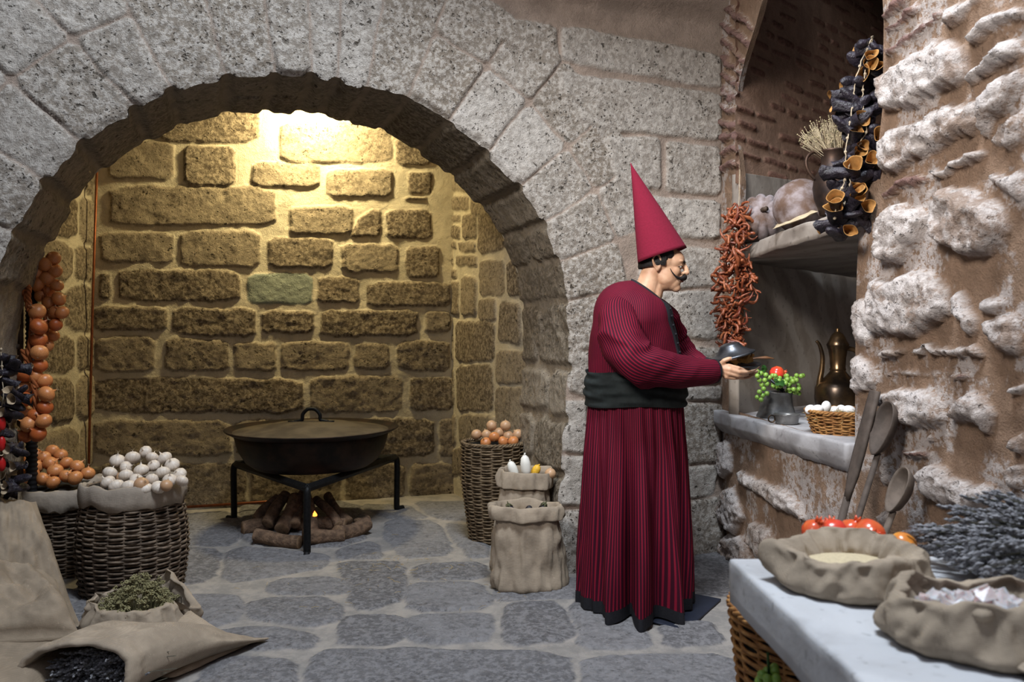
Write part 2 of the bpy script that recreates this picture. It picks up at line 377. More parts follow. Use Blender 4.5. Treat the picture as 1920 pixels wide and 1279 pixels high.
# ------------------------------------------------------------------ walls as carved relief: every stone laid out on its wall
class Fr:
    def __init__(s, o, eu, n=None, ev=(0, 0, 1)):
        s.o = Vector(o); s.eu = Vector(eu).normalized(); s.ev = Vector(ev).normalized(); s.n = Vector(n).normalized() if n else s.eu.cross(s.ev)
    def uv(s, px, py):
        d = Vector(((px - 960) / F, 1, (HOR - py) / F)); c = Vector((0, 0, CAMZ))
        t = (s.o - c).dot(s.n) / d.dot(s.n); p = c + d * t - s.o
        return (p.dot(s.eu), p.dot(s.ev))
    def w(s, u, v, h=0): return s.o + s.eu * u + s.ev * v + s.n * h
def polysd(U, V, poly):
    """signed distance, positive inside"""
    d = np.full(U.shape, 1e9); inside = np.zeros(U.shape, bool); n = len(poly)
    for i in range(n):
        x0, y0 = poly[i]; x1, y1 = poly[(i + 1) % n]
        ex, ey = x1 - x0, y1 - y0; L = ex * ex + ey * ey + 1e-12
        t = np.clip(((U - x0) * ex + (V - y0) * ey) / L, 0, 1)
        d = np.minimum(d, (U - x0 - t * ex) ** 2 + (V - y0 - t * ey) ** 2)
        c = ((y0 > V) != (y1 > V)) & (U < (x1 - x0) * (V - y0) / (y1 - y0 + 1e-12) + x0)
        inside ^= c
    d = np.sqrt(d); return np.where(inside, d, -d)
def chaikin(p, k=0.22):
    out = []
    for i in range(len(p)):
        a = np.array(p[i]); b = np.array(p[(i + 1) % len(p)])
        out += [tuple(a + (b - a) * k), tuple(b + (a - b) * k)]
    return out
def rect(a, b, c, d): return [(a, b), (c, b), (c, d), (a, d)]
def stone_field(U, V, stones, warp=0.012, edge=0.03, ws=6, seed=0, grow=0.0, chk=0.16):
    """stones: list of (polygon in (u, v), protrusion, tint)"""
    H = np.zeros(U.shape); MK = np.zeros(U.shape); TI = np.full(U.shape, 0.5)
    Uw = U + warp * fbm(U, V, seed + 1.0, ws, 4, 0.6); Vw = V + warp * fbm(U, V, seed + 9.0, ws, 4, 0.6)
    for k, (poly, pr, ti) in enumerate(stones):
        poly = chaikin(poly, chk)
        a = np.array(poly); m = 0.03
        sel = (Uw > a[:, 0].min() - m) & (Uw < a[:, 0].max() + m) & (Vw > a[:, 1].min() - m) & (Vw < a[:, 1].max() + m)
        if not sel.any(): continue
        u, v = Uw[sel], Vw[sel]; d = polysd(u, v, poly) + grow
        c = a.mean(0); tl = (RNG.random(2) - 0.5) * 0.05
        h = sst(-0.004, edge, d) * (pr + (u - c[0]) * tl[0] + (v - c[1]) * tl[1])
        H[sel] = np.maximum(H[sel], h); mk = sst(-0.005, 0.006, d)
        MK[sel] = np.maximum(MK[sel], mk); TI[sel] = np.where(d > -0.006, ti, TI[sel])
    return H, MK, TI
def grid_wall(name, fr, u0, u1, v0, v1, res, stones, mat, rough=0.006, rs=14, hole=None, warp=0.012, edge=0.03, extra=None, mrough=0.004, kind='structure', parent=None, seed=0, sharp=0.0, ws=6, grow=0.0, chk=0.16):
    nu = int(round((u1 - u0) / res)) + 1; nv = int(round((v1 - v0) / res)) + 1
    U, V = np.meshgrid(np.linspace(u0, u1, nu), np.linspace(v0, v1, nv))
    keep = None
    if hole is not None:
        sd = hole(U, V); gy, gx = np.gradient(sd, v1 / nv - v0 / nv, u1 / nu - u0 / nu)
        g = np.sqrt(gx * gx + gy * gy) + 1e-6; near = (sd < 0) & (sd > -2.2 * res)
        keepv = sd > -1e-9
        U = np.where(near, U - sd * gx / g, U); V = np.where(near, V - sd * gy / g, V)
        sdn = np.where(near, 0, sd)
    H, MK, TI = stone_field(U, V, stones, warp, edge, ws, seed, grow, chk)
    n = fbm(U, V, seed * 3.1, rs, 5, 0.55); H = H + MK * rough * n + (1 - MK) * mrough * fbm(U, V, seed + 4.0, 9, 4)
    if sharp > 0.02: H = H + MK * 0.010 * (1 - 2 * np.abs(fbm(U, V, seed + 31.0, 34, 4, 0.6)))
    if sharp:
        n2 = 1 - np.abs(fbm(U, V, seed + 20.0, 11, 5, 0.6)) * 2; H = H + MK * sharp * n2
    if extra is not None: H = H + extra(U, V)
    if hole is not None: H = H * sst(0.0, 0.03, sdn)
    idx = np.arange(nu * nv).reshape(nv, nu)
    Q = np.stack([idx[:-1, :-1], idx[:-1, 1:], idx[1:, 1:], idx[1:, :-1]], -1).reshape(-1, 4)
    if hole is not None:
        kv = keepv.ravel(); Q = Q[kv[Q].any(1)]; ok = (sd > -2.2 * res).ravel(); Q = Q[ok[Q].all(1)]
    W = (np.array(fr.o)[None] + U.reshape(-1, 1) * np.array(fr.eu)[None] + V.reshape(-1, 1) * np.array(fr.ev)[None] + H.reshape(-1, 1) * np.array(fr.n)[None])
    used = np.unique(Q); mp = np.full(len(W), -1); mp[used] = np.arange(len(used))
    m = np_mesh(name, W[used], mp[Q]); attr(m, 'stone', MK.ravel()[used]); attr(m, 'tint', TI.ravel()[used])
    o = link(name, m, mat, parent)
    if kind: o['kind'] = kind
    return o
def courses(u0, u1, v0, v1, h=0.24, l=0.42, gap=0.02, pr=0.018, jit=0.25):
    out = []; v = v0
    while v < v1:
        hh = h * random.uniform(1 - jit, 1 + jit); u = u0 - random.uniform(0, l)
        while u < u1:
            ll = l * random.uniform(0.6, 1.5)
            out.append((rect(u + gap / 2, v + gap / 2, u + ll - gap / 2, v + hh - gap / 2), pr * random.uniform(0.5, 1.4), random.random())); u += ll
        v += hh
    return out
R_ = random.random
def st(fr, pts, pr=0.02, ti=None, sc=1.0, o=(0, 0), grow=0.0):
    p = [fr.uv(x * sc + o[0], y * sc + o[1]) for x, y in pts]
    return (p, pr * random.uniform(0.7, 1.2), R_() if ti is None else ti)
def rc(x0, y0, x1, y1): return [(x0, y0), (x1, y0), (x1, y1), (x0, y1)]

YAW = math.radians(20)
FW = Fr((0, 4.414, 0), (math.cos(YAW), math.sin(YAW), 0))
arch_px = [(34,410),(104,303),(215,212),(255,195),(316,165),(427,138),(520,136),(598,138),(687,161),(761,178),(835,222),(889,259),(923,289),(970,336),(997,370),(1023,417),(1045,470),(1062,530),(1070,600)]
_a = np.array([FW.uv(*p) for p in arch_px]); _A = np.c_[2 * _a, np.ones(len(_a))]
_s = np.linalg.lstsq(_A, (_a ** 2).sum(1), rcond=None)[0]; AU, AV = float(_s[0]), float(_s[1]); AR = float(math.sqrt(_s[2] + AU * AU + AV * AV))
ARC = [(u - AU, v - AV) for u, v in _a]
_th = np.array([math.atan2(v, u) for u, v in ARC]); _rr = np.array([math.hypot(u, v) for u, v in ARC]); _o = np.argsort(_th)
TH_T = np.concatenate([[-0.3, 0.0], _th[_o], [PI, PI + 0.3]]); RR_T = np.concatenate([[AR, _rr[_o][0]], _rr[_o], [_rr[_o][-1], AR]])
def arch_r(th): return np.interp(th, TH_T, RR_T)
T_AR = 0.72; UR = AU + float(arch_r(0.0)); UL = AU - float(arch_r(PI))

# joints of the arch ring, as seen: inner end, outer end
joints = [((1070,665),(1110,657)),((1067,565),(1165,542)),((1060,486),(1189,437)),((1060,389),(1150,336)),((1023,417),(1151,333)),((980,346),(1100,245)),((919,279),(1013,165)),((849,215),(936,84)),((768,175),(825,33)),((690,155),(718,0)),((632,145),(640,0)),((585,138),(578,0)),((514,137),(497,0)),((423,138),(386,0)),((319,165),(242,17)),((249,198),(67,0)),((148,265),(0,128)),((81,336),(0,286)),((20,430),(-80,400)),((-10,540),(-110,530))]
joints = [j for i, j in enumerate(joints) if i != 3]
J = []
for a, b in joints:
    a = np.array(FW.uv(*a)); b = np.array(FW.uv(*b)); th = math.atan2(a[1] - AV, a[0] - AU); th = th if th > -1 else th + 2 * PI
    d = (b - a) / np.linalg.norm(b - a); J.append((th, d))
J.sort(key=lambda q: q[0])
ring_px = [(27,134),(134,67),(249,17),(896,121),(943,158),(990,195),(1060,265),(1114,356),(1148,430)]
R1S = [math.hypot(*(np.array(FW.uv(*p)) - (AU, AV))) for p in ring_px]; R1 = float(np.mean(R1S)); R2 = R1 + 0.33
fstones = []
for i in range(len(J) - 1):
    (t0, d0), (t1, d1) = J[i], J[i + 1]
    if t1 - t0 < 0.06: continue
    def pt(th, d, r):
        ra = float(arch_r(th)); p = np.array((AU + ra * math.cos(th), AV + ra * math.sin(th))); return p + d * (r - ra)
    mid = (t0 + t1) / 2; g = 0.009; tang = np.array((-math.sin(mid), math.cos(mid)))
    top = 1.22 < mid < 2.02
    rr1 = R2 + 0.35 if top else R1 - 0.008
    q = [pt(t0, d0, float(arch_r(t0)) - 0.1) + tang * g, pt(t0, d0, rr1) + tang * g, pt(t1, d1, rr1) - tang * g, pt(t1, d1, float(arch_r(t1)) - 0.1) - tang * g]
    ra = float(arch_r(t0)); fstones.append(([tuple(x) for x in q], 0.009 * random.uniform(0.3, 1.6), R_()))
    if not top and mid < 2.9 and mid > 0.45:
        q = [pt(t0, d0, R1 + 0.012) + tang * g, pt(t0, d0, R2) + tang * g, pt(t1, d1, R2) - tang * g, pt(t1, d1, R1 + 0.012) - tang * g]
        fstones.append(([tuple(x) for x in q], 0.009 * random.uniform(0.3, 1.6), R_()))
for pts in ([(1054,48),(1349,104),(1349,166),(1052,116)], [(1047,136),(1352,176),(1352,263),(1141,244),(1089,230),(1047,164)], [(882,24),(1043,50),(1046,131),(936,77),(882,44)],
            [(1134,258),(1237,258),(1239,354),(1175,350),(1150,328)], [(1249,265),(1349,277),(1349,366),(1249,359)], [(1190,368),(1349,378),(1347,450),(1200,440)],
            [(1200,455),(1349,470),(1345,535),(1195,545)], [(1190,550),(1345,545),(1345,640),(1130,600)], [(1120,610),(1270,640),(1270,735),(1110,735)], [(1280,650),(1350,655),(1350,720),(1286,718)],
            [(1286,726),(1350,726),(1349,750),(1284,748)], [(1110,745),(1275,755),(1275,870),(1105,860)], [(1281,755),(1354,757),(1346,867),(1288,870)], [(1288,876),(1346,872),(1334,925),(1292,935)],
            [(1292,940),(1345,930),(1350,1035),(1296,1040)], [(1100,870),(1280,875),(1285,1040),(1100,1045)], [(1059,664),(1104,660),(1100,744),(1066,730)], [(1038,752),(1099,752),(1095,849),(1030,842)],
            [(1028,856),(1095,856),(1095,945),(1040,945)], [(1046,955),(1096,955),(1092,1075),(1044,1075)]):
    fstones.append(st(FW, pts, 0.014))
fstones += [s for s in courses(-0.9, 1.7, 3.36, 4.2, 0.26, 0.6, 0.015)]
fstones += courses(-3.3, UL - 0.45, 0, 3.0, 0.3, 0.5)
T_ = np.linspace(-0.4, PI + 0.4, 200)

# soffit first, its edge shapes the opening
S_TOT = AV + AR * PI + AV; jam = 0.10
def path(s):
    s = np.asarray(s, float)
    th = np.clip((s - AV) / AR, 0, PI); r = arch_r(th)
    u = AU + r * np.cos(th); v = AV + r * np.sin(th); nu = -np.cos(th); nv = -np.sin(th)
    lo = s < AV; u = np.where(lo, UR - jam * (1 - s / AV) ** 1.3 if False else UR - jam * np.clip(1 - s / AV, 0, 1), u); v = np.where(lo, s, v)
    hi = s > AV + AR * PI; q = s - AV - AR * PI; u = np.where(hi, UL, u); v = np.where(hi, AV - q, v)
    return u, v, nu, nv
ns, nt = 560, 74
Sg, Tg = np.meshgrid(np.linspace(0, S_TOT, ns), np.linspace(0, T_AR, nt))
ss = []
for i in range(len(J) - 1):
    if J[i + 1][0] - J[i][0] < 0.06: continue
    a = AV + AR * max(J[i][0], 0.0) + 0.016; b = AV + AR * J[i + 1][0] - 0.016
    if random.random() < 0.35: ss += [(rect(a, -0.2, b, 0.38), 0.02, R_()), (rect(a, 0.40, b, 1.0), 0.02, R_())]
    else: ss.append((rect(a, -0.2, b, 1.0), 0.02 * random.uniform(0.5, 1.4), R_()))
for base in (0.0, AV + AR * PI):
    v = 0.0
    while v < AV:
        hh = random.uniform(0.2, 0.34); k = random.uniform(0.25, 0.5)
        ss += [(rect(base + v + 0.012, -0.2, base + v + hh - 0.012, k - 0.012), 0.026, R_()), (rect(base + v + 0.012, k + 0.012, base + v + hh - 0.012, 1.0), 0.024, R_())]; v += hh
Hs, Ms, Ts = stone_field(Sg, Tg, ss, 0.018, 0.03, seed=3)
Hs = Hs + 0.012 * fbm(Sg, Tg, 2.0, 7, 5) + 0.006 * fbm(Sg, Tg, 3.0, 25, 3)
su_, sv_, snu, snv = path(Sg); SU = su_ + snu * Hs; SV = sv_ + snv * Hs
D0 = Hs[0]; S0 = np.linspace(0, S_TOT, ns)
W = np.array(FW.o)[None, None] + SU[..., None] * np.array(FW.eu) + SV[..., None] * np.array(FW.ev) - Tg[..., None] * np.array(FW.n)
idx = np.arange(ns * nt).reshape(nt, ns); Q = np.stack([idx[:-1, :-1], idx[1:, :-1], idx[1:, 1:], idx[:-1, 1:]], -1).reshape(-1, 4)
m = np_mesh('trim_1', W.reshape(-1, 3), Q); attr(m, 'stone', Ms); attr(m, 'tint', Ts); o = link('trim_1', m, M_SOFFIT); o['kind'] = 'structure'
def arch_hole(U, V):
    th = np.arctan2(V - AV, U - AU); th = np.where(th < -PI / 2, th + 2 * PI, th); r = np.hypot(U - AU, V - AV)
    s = np.where(V > AV, AV + AR * np.clip(th, 0, PI), np.where(U > AU, np.clip(V, 0, AV), AV + AR * PI + AV - np.clip(V, 0, AV)))
    d0 = np.interp(s, S0, D0)
    up = r - arch_r(np.clip(th, 0, PI)); dn = np.where(U > AU, U - (UR - jam * np.clip(1 - V / AV, 0, 1)), UL - U)
    return np.where(V > AV, up, dn) + d0
def ledge(U, V): return 0.11 * sst(3.19, 3.33, V) + 0.10 * sst(0.5, 0.0, V) * (fbm(U, V, 5.0, 3, 3) * 0.5 + 0.45) * (U > UR - 0.2)
grid_wall('wall_front', FW, -3.3, 1.42, -0.05, 4.2, 0.0095, fstones, M_FRONT, 0.009, 12, arch_hole, 0.012, 0.014, ledge, seed=1, sharp=0.007, ws=9, grow=0.004, chk=0.07)
# back of the arch wall, inside the chimney
rgs = []
for k, ext in enumerate((0, 2.2)):
    ring = []
    for s in np.linspace(0, S_TOT, 140):
        u, v, a, b = path(s); ring.append(FW.w(float(u) - float(a) * ext + 0, float(v) - float(b) * ext, -T_AR - 0.001 + (0 if k else 0)))
    rgs.append(ring)
mb = MB(); mb.rings(rgs, closed=False); o = mb.build('wall_front_inner', M_BACK); o['kind'] = 'structure'

# hearth chamber
BC_R = Vector((-0.487, 6.64, 0)); BW = Fr(BC_R, (1, 0.32, 0))
bs = []
k1 = dict(sc=0.391, o=(150, 190)); k2 = dict(sc=0.391, o=(150, 560))
for r in ((380,-40,860,205),(950,95,1500,300),(1510,180,1690,310),(130,190,450,380),(490,215,750,410),(820,290,1150,415),(1180,325,1500,465),(1570,340,1690,445),(1560,455,1660,475),
          (135,405,940,600),(1000,500,1310,645),(90,625,450,780),(475,620,865,800),(900,650,1215,805),(1250,680,1530,825),(1560,690,1730,850),(90,820,155,955),(185,805,770,965),
          (1140,840,1345,970),(1375,862,1780,990),(65,983,420,1105),(440,990,845,1130),(865,1000,1120,1115),(1150,1000,1620,1130),(1655,1005,1780,1110),(-80,640,60,780)):
    bs.append(st(BW, rc(*r), 0.028, **k1))
bs.append(st(BW, [(1290,655),(1330,560),(1400,512),(1445,515),(1440,660)], 0.025, **k1)); bs.append(st(BW, rc(1465,515,1690,660), 0.02, 0.05, **k1))
bs.append(st(BW, rc(800,822,1120,975), 0.012, 2.0, **k1))
for r in ((70,180,365,355),(405,190,715,350),(735,205,945,350),(965,200,1290,350),(1310,210,1485,345),(1520,200,1775,350),(60,377,1070,553),(1100,367,1550,550),(1580,372,1790,540),(60,580,730,760),(745,575,1280,760),
          (1300,572,1700,760),(1720,572,1800,760),(60,785,800,1000),(820,785,1250,1000),(1270,785,1560,965),(1580,785,1800,955)):
    bs.append(st(BW, rc(*r), 0.022, **k2))
bs += courses(-3.2, 0.3, 3.35, 4.1, 0.26, 0.5)
LC = Vector((-3.06, BC_R.y + 0.32 * (-3.06 - BC_R.x), 0)); bl = (LC - BC_R).length
grid_wall('wall_back', BW, -bl - 0.1, 0.15, -0.02, 4.1, 0.011, [(p, q * 0.6, t) for p, q, t in bs], M_BACK, 0.010, 10, None, 0.020, 0.018, mrough=0.008, seed=2, sharp=0.006, ws=10, grow=-0.003, chk=0.12)
RJ = FW.w(UR + 0.03, 0, -T_AR); CR = Fr(BC_R, (RJ.x - BC_R.x, RJ.y - BC_R.y, 0), None)
if CR.n.x > 0: CR.n = -CR.n
k4 = dict(sc=0.516, o=(820, 240)); cs = []
for q in (rc(15,110,115,230), rc(28,250,115,297), rc(30,318,85,342), rc(25,358,85,402), rc(98,315,145,402), rc(28,412,70,440), rc(80,415,140,450), rc(20,470,60,500), rc(70,465,145,500), rc(15,515,70,545),
          [(150,300),(200,290),(270,350),(280,430),(152,462)], [(125,205),(195,245),(190,300),(128,322)], rc(157,482,245,610), rc(258,482,345,610), rc(90,540,145,680), rc(52,560,82,680), rc(15,560,45,700), rc(155,622,215,700),
          [(230,632),(305,640),(308,790),(222,770)], rc(70,702,210,850), rc(12,720,60,850), rc(216,812,355,930), rc(76,862,205,1030), rc(12,870,62,1020), rc(214,942,330,1140), rc(82,1042,205,1150), rc(12,1040,70,1150), rc(30,1165,200,1260), rc(210,1160,330,1270),
          rc(340,942,396,1140), rc(365,816,396,980), rc(318,650,396,800), [(360,525),(396,525),(396,640),(362,640)]):
    cs.append(st(CR, q, 0.024, **k4))
cl = (RJ - BC_R).length
cs += courses(0, cl + 0.1, 3.0, 4.1, 0.2, 0.35)
grid_wall('wall_hearth_right', CR, -0.05, cl + 0.03, -0.02, 4.1, 0.012, [(p, q * 0.6, t) for p, q, t in cs], M_BACK, 0.008, 12, None, 0.016, 0.015, mrough=0.006, seed=5, sharp=0.005, ws=10, grow=0.004, chk=0.1)
LJ = Vector((-2.95, 4.05, 0)); CL = Fr(LJ, LC - LJ, None)
if CL.n.x < 0: CL.n = -CL.n
ll = (LC - LJ).length
grid_wall('wall_hearth_left', CL, -0.3, ll + 0.05, -0.02, 4.1, 0.015, courses(-0.3, ll, 0, 4.1, 0.30, 0.5, 0.03), M_BACK, 0.010, 9, None, 0.03, 0.03, mrough=0.008, seed=6)
mb = MB(); mb.box((-1.3, 5.2, 4.13), (2.6, 1.9, 0.05)); o = mb.build('ceiling', M_BACK); o['kind'] = 'structure'

# right wall with its niche
W0 = Vector((1.28, 4.88, 0)); WR = Fr(W0, (0.12, -1, 0), None)
if WR.n.x > 0: WR.n = -WR.n
k6 = dict(sc=0.3907, o=(1600, 0)); k7 = dict(sc=0.3907, o=(1600, 450)); kk = dict(sc=1, o=(0, 0)); rs = []
open_px = [(1384,772),(1386,600),(1388,440),(1390,330),(1383,260),(1381,200),(1387,150),(1400,100),(1416,50),(1430,0),(1436,-60),(1445,-200),(1640,-320),(1652,-60),(1657,40),(1656,110),(1655,200),(1646,280),(1632,346),(1611,438),(1607,500),(1604,640),(1603,836)]
OPEN = [WR.uv(*p) for p in open_px]
for q, pr, ti in (([(145,95),(160,60),(230,0),(290,0),(180,90)],.03,2.), ([(155,185),(300,0),(345,0),(190,170)],.03,2.), ([(150,280),(160,240),(400,70),(430,55),(420,90),(240,220)],.035,2.),
              ([(300,280),(430,195),(560,205),(550,400),(350,480),(185,550),(155,440),(160,350)],.05,.9), ([(540,170),(700,70),(830,20),(830,75),(600,200)],.04,.9), ([(560,350),(640,290),(830,180),(830,270),(580,400)],.045,1.),
              ([(155,640),(350,560),(560,480),(650,440),(600,600),(420,730),(160,860)],.05,.8), ([(660,430),(830,345),(830,440),(700,560),(640,660),(600,600)],.05,1.), ([(150,945),(155,900),(370,842),(375,870)],.035,2.),
              ([(390,850),(400,805),(660,712),(640,770)],.04,.7), ([(440,910),(560,885),(740,990),(762,1110),(700,1210),(560,1240),(430,1160),(408,1010)],.07,.6), ([(140,1080),(160,1000),(330,980),(370,1080),(250,1250),(150,1279)],.06,.6),
              ([(665,850),(830,820),(830,980),(720,920)],.04,.6), ([(435,50),(500,10),(640,0),(600,30),(475,150)],.035,1.), ([(820,560),(700,600),(660,680),(830,720)],.02,.1)):
    rs.append(st(WR, q, pr, ti, **k6))
for q, pr, ti in (([(105,440),(100,300),(130,190),(300,150),(470,215),(490,380),(280,470)],.06,.9), ([(495,265),(560,245),(605,430),(545,455)],.04,.9), ([(620,350),(660,250),(740,290),(700,345)],.05,.9),
              ([(650,385),(830,330),(830,560),(720,520)],.06,.8), ([(290,545),(330,510),(600,500),(640,520),(640,548)],.04,1.), ([(135,530),(265,515),(255,548),(140,565)],.035,1.), ([(150,640),(400,640),(410,652),(160,655)],.02,1.),
              ([(152,745),(240,712),(440,760),(470,880),(300,930),(180,830)],.06,.9), ([(490,760),(640,742),(700,840),(690,900),(500,880)],.055,.6), ([(770,690),(830,680),(830,735),(780,730)],.04,1.),
              ([(245,1000),(370,1008),(390,1045),(270,1035)],.045,1.6), ([(335,1130),(400,1080),(690,1180),(700,1250),(640,1310),(400,1270)],.07,.8), ([(760,960),(830,930),(830,1040),(790,1020)],.05,.9), ([(455,632),(590,640),(540,672),(470,655)],.035,1.6),
              ([(160,1045),(190,1050),(180,1160),(140,1170)],.03,.9), ([(380,935),(410,935),(405,955),(382,955)],.025,1.), ([(0,560),(60,560),(120,620),(110,700),(0,760)],.02,.9), ([(20,330),(90,250),(110,500),(20,520)],.018,.9), ([(770,1100),(830,1080),(830,1200),(790,1190)],.05,.9)):
    rs.append(st(WR, q, pr, ti, **k7))
for q, pr, ti in (([(1388,880),(1500,935),(1515,975),(1480,965),(1390,905)],.035,.7), ([(1352,960),(1372,905),(1400,960),(1380,1010)],.05,.9), ([(1415,975),(1440,990),(1480,1040),(1430,1050),(1410,1010)],.05,.8), ([(1352,830),(1372,820),(1376,880),(1355,900)],.04,.9),
                  ([(1352,1000),(1400,1010),(1410,1060),(1352,1060)],.05,.9), ([(1650,965),(1680,960),(1672,1010)],.03,.9), ([(1740,1000),(1790,980),(1800,1020),(1760,1040)],.05,.9)):
    rs.append(st(WR, q, pr, ti, **kk))
# brick quoins of the little arch over the shelf
for y, dy in ((8,40),(40,38),(68,40),(96,36),(128,32),(160,28),(190,20),(222,10),(252,-6),(280,-10),(308,-10)):
    x1 = np.interp(y + dy, [-50, 0, 50, 100, 150, 200, 260, 340], [1436, 1430, 1416, 1400, 1387, 1381, 1383, 1390]) + 6
    rs.append(st(WR, [(1356, y), (x1, y + dy), (x1, y + dy + 13), (1356, y + 14)], 0.03, 2.0))
def rhole(U, V): return -polysd(U, V, OPEN)
grid_wall('wall_right', WR, -0.08, 3.6, -0.05, 4.2, 0.010, [(p, q * 0.62, t) for p, q, t in rs], M_RIGHT, 0.012, 16, rhole, 0.035, 0.030, mrough=0.012, seed=7, sharp=0.026, ws=13, grow=-0.002)
def reveal(name, pts, depth_vec, mat, n=20, seed=0, out=0.0):
    R = []; P0 = smooth_path([(p[0], p[1], 0) for p in pts], 6)
    for k in range(n + 1):
        R.append([WR.w(p[0], p[1], 0) + Vector(depth_vec) * (k / n) for p in P0])
    nn = len(P0); V = np.array([[tuple(p) for p in r] for r in R]).reshape(-1, 3)
    V = V + 0.006 * fbm(V[:, 0], V[:, 1], V[:, 2], 14, 4)[:, None] * (np.arange(len(V)) >= nn)[:, None]
    idx = np.arange((n + 1) * nn).reshape(n + 1, nn); Q = np.stack([idx[:-1, :-1], idx[1:, :-1], idx[1:, 1:], idx[:-1, 1:]], -1).reshape(-1, 4)
    m = np_mesh(name, V, Q); attr(m, 'stone', np.zeros(len(V))); attr(m, 'tint', np.ones(len(V)) * 0.5); o = link(name, m, mat); o['kind'] = 'structure'
reveal('trim_2', OPEN[12:], (0.75, 0.12, 0), M_RIGHT)
reveal('trim_3', OPEN[:12] + [OPEN[12]], (0.035, 0.033, 0), M_RIGHT, 4)
# far side of the niche: marble slabs below, brick above
NO = WR.w(OPEN[0][0], 0, 0); NF = Fr((NO.x, NO.y, 0), (0.73, 0.68, 0), None)
if NF.n.y > 0: NF.n = -NF.n
br = []; v = 2.28; row = 0
while v < 4.2:
    u = -0.25 + random.uniform(-0.1, 0.05)
    while u < 2.3:
        L = random.uniform(0.10, 0.26)
        if u < 0.02 or random.random() < 0.75: br.append((rect(u, v, u + L, v + random.uniform(0.028, 0.045)), random.uniform(0.004, 0.016), R_()))
        u += L + random.uniform(0.02, 0.07)
    v += 0.085
grid_wall('wall_niche', NF, -0.03, 2.3, 2.2, 4.2, 0.008, br, M_BRICK, 0.004, 20, None, 0.010, 0.012, mrough=0.004, seed=8)
mb = MB(); mb.box((3.0, 4.4, 2.2), (0.05, 2.2, 2.2)); o = mb.build('wall_niche_back', M_RIGHT); o['kind'] = 'structure'
mb = MB(); mb.box((2.25, 4.4, 4.25), (0.85, 2.2, 0.05)); o = mb.build('ceiling_niche', M_RIGHT); o['kind'] = 'structure'
def slab(name, corners, z0, z1, mat, bev=0.008, chip=0.012, res=0.015, zt=None, seed=0, cham=0.0):
    """a worn stone slab from its outline: outer ring subdivided, edges chipped. zt(x, y) tilts the top"""
    pts = []
    for i in range(len(corners)):
        a = Vector((*corners[i], 0)); b = Vector((*corners[(i + 1) % len(corners)], 0)); n = max(1, int((b - a).length / res))
        pts += [a.lerp(b, k / n) for k in range(n)]
    c = sum(pts, Vector()) / len(pts); rings = []; T = z1 - z0
    prof = [(-1.0, z0), (0.0, z0), (0.0, z0 + 0.25 * T), (0, z0 + 0.5 * T), (0, z0 + .75 * T), (0.0, z1 - bev), (bev * 0.3, z1 - bev * .3), (bev, z1), (bev * 4, z1), (-1.0, z1)]
    if cham: prof = [(-1.0, z0), (cham, z0), (cham * .6, z0 + .18 * T), (0.004, z0 + .36 * T), (0, z0 + .5 * T), (0, z0 + .75 * T), (0.0, z1 - bev), (bev * 0.3, z1 - bev * .3), (bev, z1), (bev * 4, z1), (-1.0, z1)]
    for ins, z in prof:
        r = []
        for i, p in enumerate(pts):
            d = (c - p).normalized()
            if ins == -1.0: q = c.lerp(p, 0.02)
            else:
                nz = float(fbm(p.x * 9 + seed, p.y * 9, z * 9, 1, 3)); q = p + d * (ins + chip * max(0.0, nz + 0.15))
            zz = z + (zt(q.x, q.y) if zt else 0) + (0.25 * chip * float(fbm(p.x * 7, p.y * 7 + seed, z, 1, 3)) if ins >= 0 else 0)
            r.append(Vector((q.x, q.y, zz)))
        rings.append(r)
    mb = MB(); mb.rings(rings, True, (True, True)); return mb.build(name, mat)
def npt(u, h=0.0): q = NF.w(u, 0, h); return (q.x, q.y)
def wpt(px, h=0.0):
    u, _ = WR.uv(px, 620); q = WR.w(u, 0, h); return (q.x, q.y)
o = slab('marble_panel', [npt(-0.02, 0.012), npt(2.2, 0.012), npt(2.2, -0.05), npt(-0.02, -0.05)], 0.80, 1.84, M_PANEL, 0.003, 0.003, seed=3)
tag(recenter(o), 'grey brown marble panel lining the niche behind the brass ewer', 'panel', kind='structure')
o = slab('marble_panel', [npt(0.0, 0.02), npt(1.0, 0.02), npt(1.0, -0.04), npt(0.0, -0.04)], 1.86, 2.26, M_SHELF, 0.006, 0.006, seed=4, zt=lambda x, y: 0.08 * max(0, x - 1.3))
tag(recenter(o), 'pale upright stone slab behind the pumpkins on the shelf', 'panel', kind='structure')
o = slab('stone_sill', [wpt(1354, 0.065), wpt(1604, 0.045), wpt(1604, -0.02), (2.55, 3.45), (2.55, 5.85), npt(0.02, -0.02), wpt(1354, -0.03)], 0.74, 0.868, M_SILL, 0.012, 0.022, 0.02, seed=5, cham=0.05)
tag(recenter(o), 'worn blue grey marble sill at the bottom of the wall niche', 'sill')
def shz(x, y): return 0.05 * (4.49 - y) / 1.25 - 0.02
o = slab('stone_shelf', [wpt(1388, -0.01), wpt(1460, 0.005), wpt(1560, -0.01), wpt(1648, -0.03), (2.3, 3.3), (2.5, 5.6), npt(-0.02, -0.02)], 1.775, 1.865, M_SHELF, 0.01, 0.03, 0.02, zt=shz, seed=8)
tag(recenter(o), 'rough stone shelf across the niche carrying the pumpkins and the jug', 'shelf')

